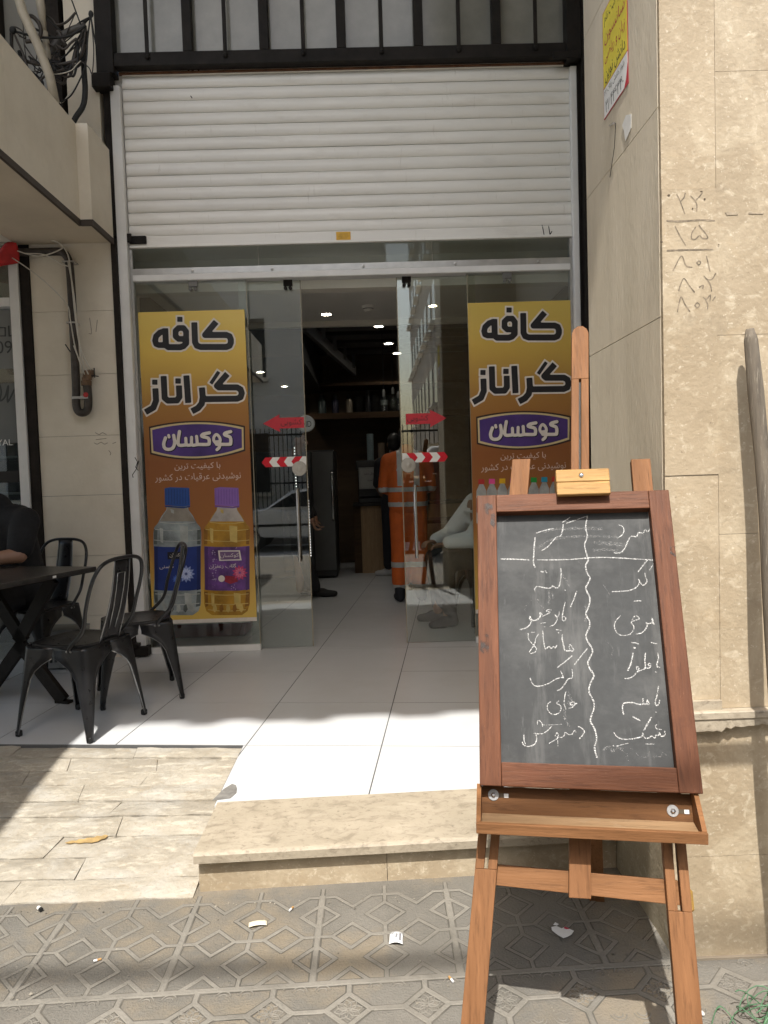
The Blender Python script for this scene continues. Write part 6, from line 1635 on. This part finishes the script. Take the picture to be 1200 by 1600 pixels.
M_dj=pbr('dark_jacket',(.020,.021,.024),.75,0,.2,20); M_dt=pbr('dark_trousers',(.016,.017,.019),.8,0,.2,20)
mb=MB(); mb.caps(V3(X1,Y1-.1,1.36),.10,V3(X1,Y1+.1,1.36),.10); mb.caps(V3(X1,Y1,1.28),.15,V3(X1,Y1,.9),.15)
for k in(-1,1): mb.caps(V3(X1,Y1+.18*k,1.37),.07,V3(X1,Y1+.22*k,1.08),.058); mb.caps(V3(X1,Y1+.22*k,1.08),.056,V3(X1+.135,Y1+.20*k,.84),.045)
blob('jacket',mb,M_dj,t,.014,5)
mb=MB()
for k in(-1,1): mb.caps(V3(X1,Y1+.08*k,.9),.105,V3(X1+.01,Y1+.09*k,.5),.085); mb.caps(V3(X1+.03,Y1+.09*k,.5),.085,V3(X1+.06 if k>0 else X1+.14,Y1+.08*k,.12),.07)
blob('trousers',mb,M_dt,t,.014,5)
mb=MB(); shoe(mb,V3(X1+.10,Y1-.02,0),(1,-.05,0),.29); shoe(mb,V3(X1-.02,Y1+.13,0),(1,.15,0),.28); blob('shoes',mb,M_rubber,t,.010,3)

# --- seated customer in a white padded jacket behind the right door
sx,sy=.88,.78
ch4=copytree(ch); set_chair(ch4,sx+.02,sy,-.96,-.25,'black metal chair inside that the person in the white jacket sits on'); ch4['group']='black metal chairs of the cafe'
for c_ in(ch,ch2,ch3): c_['group']='black metal chairs of the cafe'
t=thing('person','person in a white padded jacket and dark trousers seated inside behind the right glass door','person',(sx,sy,0))
F=V3(-.96,-.25,0).normalized(); S=F.cross(VZ); Q=lambda f,s,z: V3(sx,sy,0)+F*f+S*s+VZ*z
body=MB(); P,q=head(body,Q(-.15,0,1.20),F*1+VZ*-.1,1.0); body.caps(Q(.0,0,1.0),.055,Q(-.14,0,1.13),.05); body.caps(Q(.0,-.1,.94),.085,Q(.0,.1,.94),.085); body.caps(Q(-.02,0,.9),.12,Q(-.06,0,.56),.13)
for k in(-1,1):
    body.caps(Q(.0,.18*k,.95),.05,Q(.20,.24*k,.70),.042); body.caps(Q(.20,.24*k,.70),.04,Q(.36,.14*k,.66),.03); hand(body,Q(.36,.14*k,.66),F-S*.3*k,(0,0,-1),.95,.7)
    body.caps(Q(-.04,.09*k,.53),.09,Q(.38,.11*k,.52),.065); body.caps(Q(.38,.11*k,.52),.06,Q(.36,.12*k,.1),.042)
blob('body',body,M_skin,t,.009,4); eyes(t,P); hair(t,P,q)
M_puff=pbr('white_puffer',(.80,.81,.84),.55,0,.05,6,.2,12)
mb=MB()
mb.caps(Q(-.05,-.07,.93),.125,Q(-.08,-.08,.58),.150); mb.caps(Q(-.05,.07,.93),.125,Q(-.08,.08,.58),.150); mb.caps(Q(-.04,-.11,.95),.115,Q(-.04,.11,.95),.115)
for k in range(4):
    z=.60+k*.10; mb.ball(Q(-.075+.012*k,-.07,z),(.158,.158,.035),18,8); mb.ball(Q(-.075+.012*k,.07,z),(.158,.158,.035),18,8)
for k in(-1,1):
    a,b_,c_=Q(-.02,.19*k,.96),Q(.19,.25*k,.70),Q(.35,.155*k,.675)
    mb.caps(a,.092,b_,.076); mb.caps(b_,.075,c_,.052)
    for u in(.12,.38,.64,.9): 
        p=a.lerp(b_,u); mb.ball(p,(.090-.012*u,.090-.012*u,.050),12,8)
mb.caps(Q(-.03,-.05,1.03),.080,Q(-.05,.05,1.03),.080)
blob('padded_jacket',mb,M_puff,t,.012,4)
mb=MB()
for k in(-1,1): mb.caps(Q(-.05,.09*k,.53),.10,Q(.38,.12*k,.525),.082); mb.caps(Q(.38,.12*k,.525),.08,Q(.35,.13*k,.14),.06)
blob('trousers',mb,M_dt,t,.014,5)
mb=MB(); 
for k in(-1,1): shoe(mb,Q(.29,.13*k,0),F+S*.1*k,.26)
blob('shoes',mb,M_rubber,t,.010,3)
# wooden table inside in front of that customer
t=thing('wood_table','low brown wooden table inside beside the seated person in white','table',(.5,2.0,0))
mb=MB(); mb.box((.32,2.45,.70),(1.2,3.0,.735),.004); obj('table_top',mb,M_shelf,t)
for x in(.36,1.14):
    for y in(2.5,2.95): m2=MB(); m2.box((x-.02,y-.02,.0),(x+.02,y+.02,.70)); obj('leg',m2,M_black,t)

# --- man in a black t-shirt at the outside table
px_,py_=-2.36,-.50
F=V3(-.30,-.95,0).normalized(); S=F.cross(VZ)   # S points to his right (viewer's left)
Q=lambda f,s,z: V3(px_,py_,0)+F*f+S*s+VZ*z
t=thing('person','person in a black short sleeved shirt seated at the outside table with forearms on it','person',(px_,py_,0))
body=MB(); P,q=head(body,Q(.09,.06,1.27),F+VZ*-.2,1.0)
body.caps(Q(.02,0.01,1.06),.066,Q(.06,.045,1.20),.060); body.caps(Q(.0,-.12,1.00),.09,Q(.0,.12,1.00),.09); body.caps(Q(-.01,0,.95),.15,Q(-.04,0,.58),.16)
for k in(-1,1):
    sh,el=Q(.02,.21*k,1.0),Q(.15,.27*k,.80)
    wr=Q(.40,.10*k,.775) if k<0 else Q(.42,.12*k,.775)
    body.caps(sh,.058,el,.050); body.caps(el,.048,wr,.032); hand(body,wr,(F+S*(-.55*k)+VZ*-.03),(0,0,-1),1,.35)
    body.caps(Q(-.02,.10*k,.54),.10,Q(.42,.13*k,.53),.07); body.caps(Q(.42,.13*k,.53),.065,Q(.40,.14*k,.10),.045)
blob('body',body,M_skin,t,.008,3); eyes(t,P); hair(t,P,q)
M_tee=pbr('black_cotton',(.010,.010,.012),.85,0,.2,14,.2,60)
mb=MB(); mb.caps(Q(.02,0,1.0),.118,Q(.02,0,.62),.165); mb.caps(Q(.0,-.13,1.0),.108,Q(.0,.13,1.0),.108); mb.caps(Q(-.01,-.06,.92),.15,Q(-.05,-.07,.60),.165); mb.caps(Q(-.01,.06,.92),.15,Q(-.05,.07,.60),.165); mb.caps(Q(.005,0,1.08),.085,Q(.015,0,1.10),.080); mb.caps(Q(-.05,-.1,.56),.16,Q(-.05,.1,.56),.16)
for k in(-1,1):
    sh,el=Q(.02,.21*k,1.0),Q(.15,.27*k,.80); mb.caps(sh,.088,sh.lerp(el,.80),.077)
blob('t_shirt',mb,M_tee,t,.013,5)
mb=MB()
for k in(-1,1): mb.caps(Q(-.05,.10*k,.54),.115,Q(.42,.13*k,.53),.09); mb.caps(Q(.42,.13*k,.53),.088,Q(.39,.14*k,.12),.07)
blob('trousers',mb,M_navy,t,.014,5)
mb=MB()
for k in(-1,1): shoe(mb,Q(.31,.14*k,0),F+S*.1*k,.28)
blob('shoes',mb,M_rubber,t,.010,3)

# ================================================================ ACROSS THE STREET (mirrored in the glass)
def facade(name,label,x0,x1,y0,y1,h,wallm,axis,nw,nf,base=.0):
    t=thing(name,label,'building',((x0+x1)/2,(y0+y1)/2,-.2))
    mb=MB(); mb.box((x0,y0,-.2),(x1,y1,h)); obj('wall',mb,wallm,t)
    wm=pbr('window_dark_'+name,(.03,.035,.04),.15)
    for i in range(nw):
        for j in range(nf):
            mb=MB(); z0=.9+base+j*3.1; z1=z0+1.6
            if axis=='y': 
                a=x0+(x1-x0)*(i+.22)/nw; b=x0+(x1-x0)*(i+.78)/nw; mb.box((a,y1+.002,z0),(b,y1+.03,z1))
            else:
                a=y0+(y1-y0)*(i+.22)/nw; b=y0+(y1-y0)*(i+.78)/nw; mb.box((x0-.03,a,z0),(x0-.002,b,z1))
            w=obj('window',mb,wm,t)
            m2=MB()
            if axis=='y': m2.box((a-.08,y1+.031,z0-.12),(b+.08,y1+.25,z0-.02))
            else: m2.box((x0-.25,a-.08,z0-.12),(x0-.031,b+.08,z0-.02))
            obj('sill',m2,M_trav_wall,w)
    return t
facade('facing_building','pale two storey building across the street',-16,.55,-24,-14.7,7.7,pbr('facing_wall',(.66,.64,.60),.7,0,.06,.6),'y',6,2)
facade('corner_building','narrow striped stone building beyond the side street',2.6,12,-40,-22,16,pbr('corner_wall',(.40,.34,.27),.7,0,.14,.8,col2=(.26,.21,.16),stretch=(6,6,.2)),'x',8,5)
t=thing('iron_fence','thin iron railing along the far pavement','fence',(-2,-14.4,-.2))
mb=MB()
for z_ in(1.1,2.4): mb.box((-9,-14.42,z_),(3,-14.38,z_+.05))
obj('rail',mb,M_black,t)
mb=MB()
for k in range(100): mb.box((-9+k*.12,-14.41,-.2),(-8.98+k*.12,-14.39,2.6))
o=obj('bar',mb,M_black,t); o['kind']='stuff'
# white parked car
t=thing('parked_car','white saloon car parked along the far kerb','car',(-1.4,-11.4,-.36))
mc_=pbr('car_white',(.70,.70,.69),.25,0,.02,2,coat=.6)
cx,cy,cz0=-1.35,-11.4,-.36
prof=[(-2.1,.32),(-2.12,.62),(-2.05,.80),(-1.5,.90),(-1.02,.95),(-.45,1.33),(.35,1.40),(1.0,1.30),(1.5,.98),(2.05,.94),(2.14,.70),(2.12,.32)]
mb=MB(); ws=[]
n=len(prof)
for s in(-1,1):
    for f in(1.0,):
        ws+=[Vector((cx+x,cy+s*(.82 if z<.96 else .64),cz0+z)) for x,z in prof]
mb.add(ws,[tuple(range(n))[::-1],tuple(range(n,2*n))]+[(i,(i+1)%n,n+(i+1)%n,n+i) for i in range(n)]); obj('body',mb,mc_,t,bevel=.04)
for pts in ([(-.90,.98),(-.42,1.27),(.0,1.32),(.0,.98)],[(.06,.98),(.06,1.32),(.36,1.33),(.92,1.25),(1.25,.98)]):
    mb=MB(); vs=[(cx+x,cz0+z) for x,z in pts]
    mb.add([Vector((x,cy+.835-.17*max(z-cz0-.96,0)/.4,z)) for x,z in vs]+[Vector((x,cy+.60,z)) for x,z in vs],[(0,1,2,3) if len(pts)==4 else (0,1,2,3,4)]+[(i,(i+1)%len(pts),len(pts)+(i+1)%len(pts),len(pts)+i) for i in range(len(pts))]); obj('side_window',mb,pbr('car_glass',(.015,.018,.02),.1),t)
for x in(-1.35,1.30):
    for s in(-1,1):
        mb=MB(); mb.lathe((cx+x,cy+s*.70,cz0+.30),[(.2,-.11*s),(.30,-.09*s),(.30,.10*s),(.2,.125*s)],24,'Y'); w=obj('wheel',mb,M_rubber,t); m2=MB(); m2.lathe((cx+x,cy+s*.70,cz0+.30),[(.19,.1255*s),(.06,.13*s),(.01,.13*s)],16,'Y'); obj('rim',m2,M_steel,w)
mb=MB(); mb.box((cx-2.0,cy+.821,cz0+.56),(cx+2.0,cy+.84,cz0+.61)); obj('side_moulding',mb,M_rubber,t)
t=thing('loaded_cart','dark red handcart loaded with a white plastic bundle by the kerb','cart',(1.35,-7.5,-.145))
mb=MB(); mb.box((.75,-7.5,.55),(2.4,-6.8,1.50),.02); mb.box((.8,-7.45,.2),(2.3,-6.85,.549)); obj('tray',mb,pbr('cart_red',(.14,.03,.02),.6,0,.3,5),t)
mb=MB()
for i in range(11): mb.ball((1.0+i*.12,-7.15+.1*math.sin(i*2.3),1.54+.06*math.sin(i*1.9)+.03*min(i,4)),(.17,.26,.12),12,8)
blob('white_bundle',mb,pbr('white_plastic',(.75,.75,.74),.35,0,.06,6,.6,9),t,.03,2)
for x in(.95,1.75):
    mb=MB(); mb.lathe((x,-6.8,.06),[(.12,-.03),(.205,-.02),(.205,.02),(.12,.03)],20,'Y'); obj('wheel',mb,M_rubber,t)
# unseen rail added to throw the level bar of shade on the pillar
t=thing('shade_rail','steel rack beside the pavement with a level rail','rack',(1.5,-3.7,PAV))
mb=MB(); mb.box((.70,-3.905,1.571),(2.2,-3.885,1.602)); obj('rail',mb,M_steel,t)
mb=MB(); mb.box((2.16,-3.908,PAV),(2.19,-3.882,1.5705)); obj('post',mb,M_steel,t)

for o in bpy.data.objects:
    if '_local' in o.keys(): del o['_local']
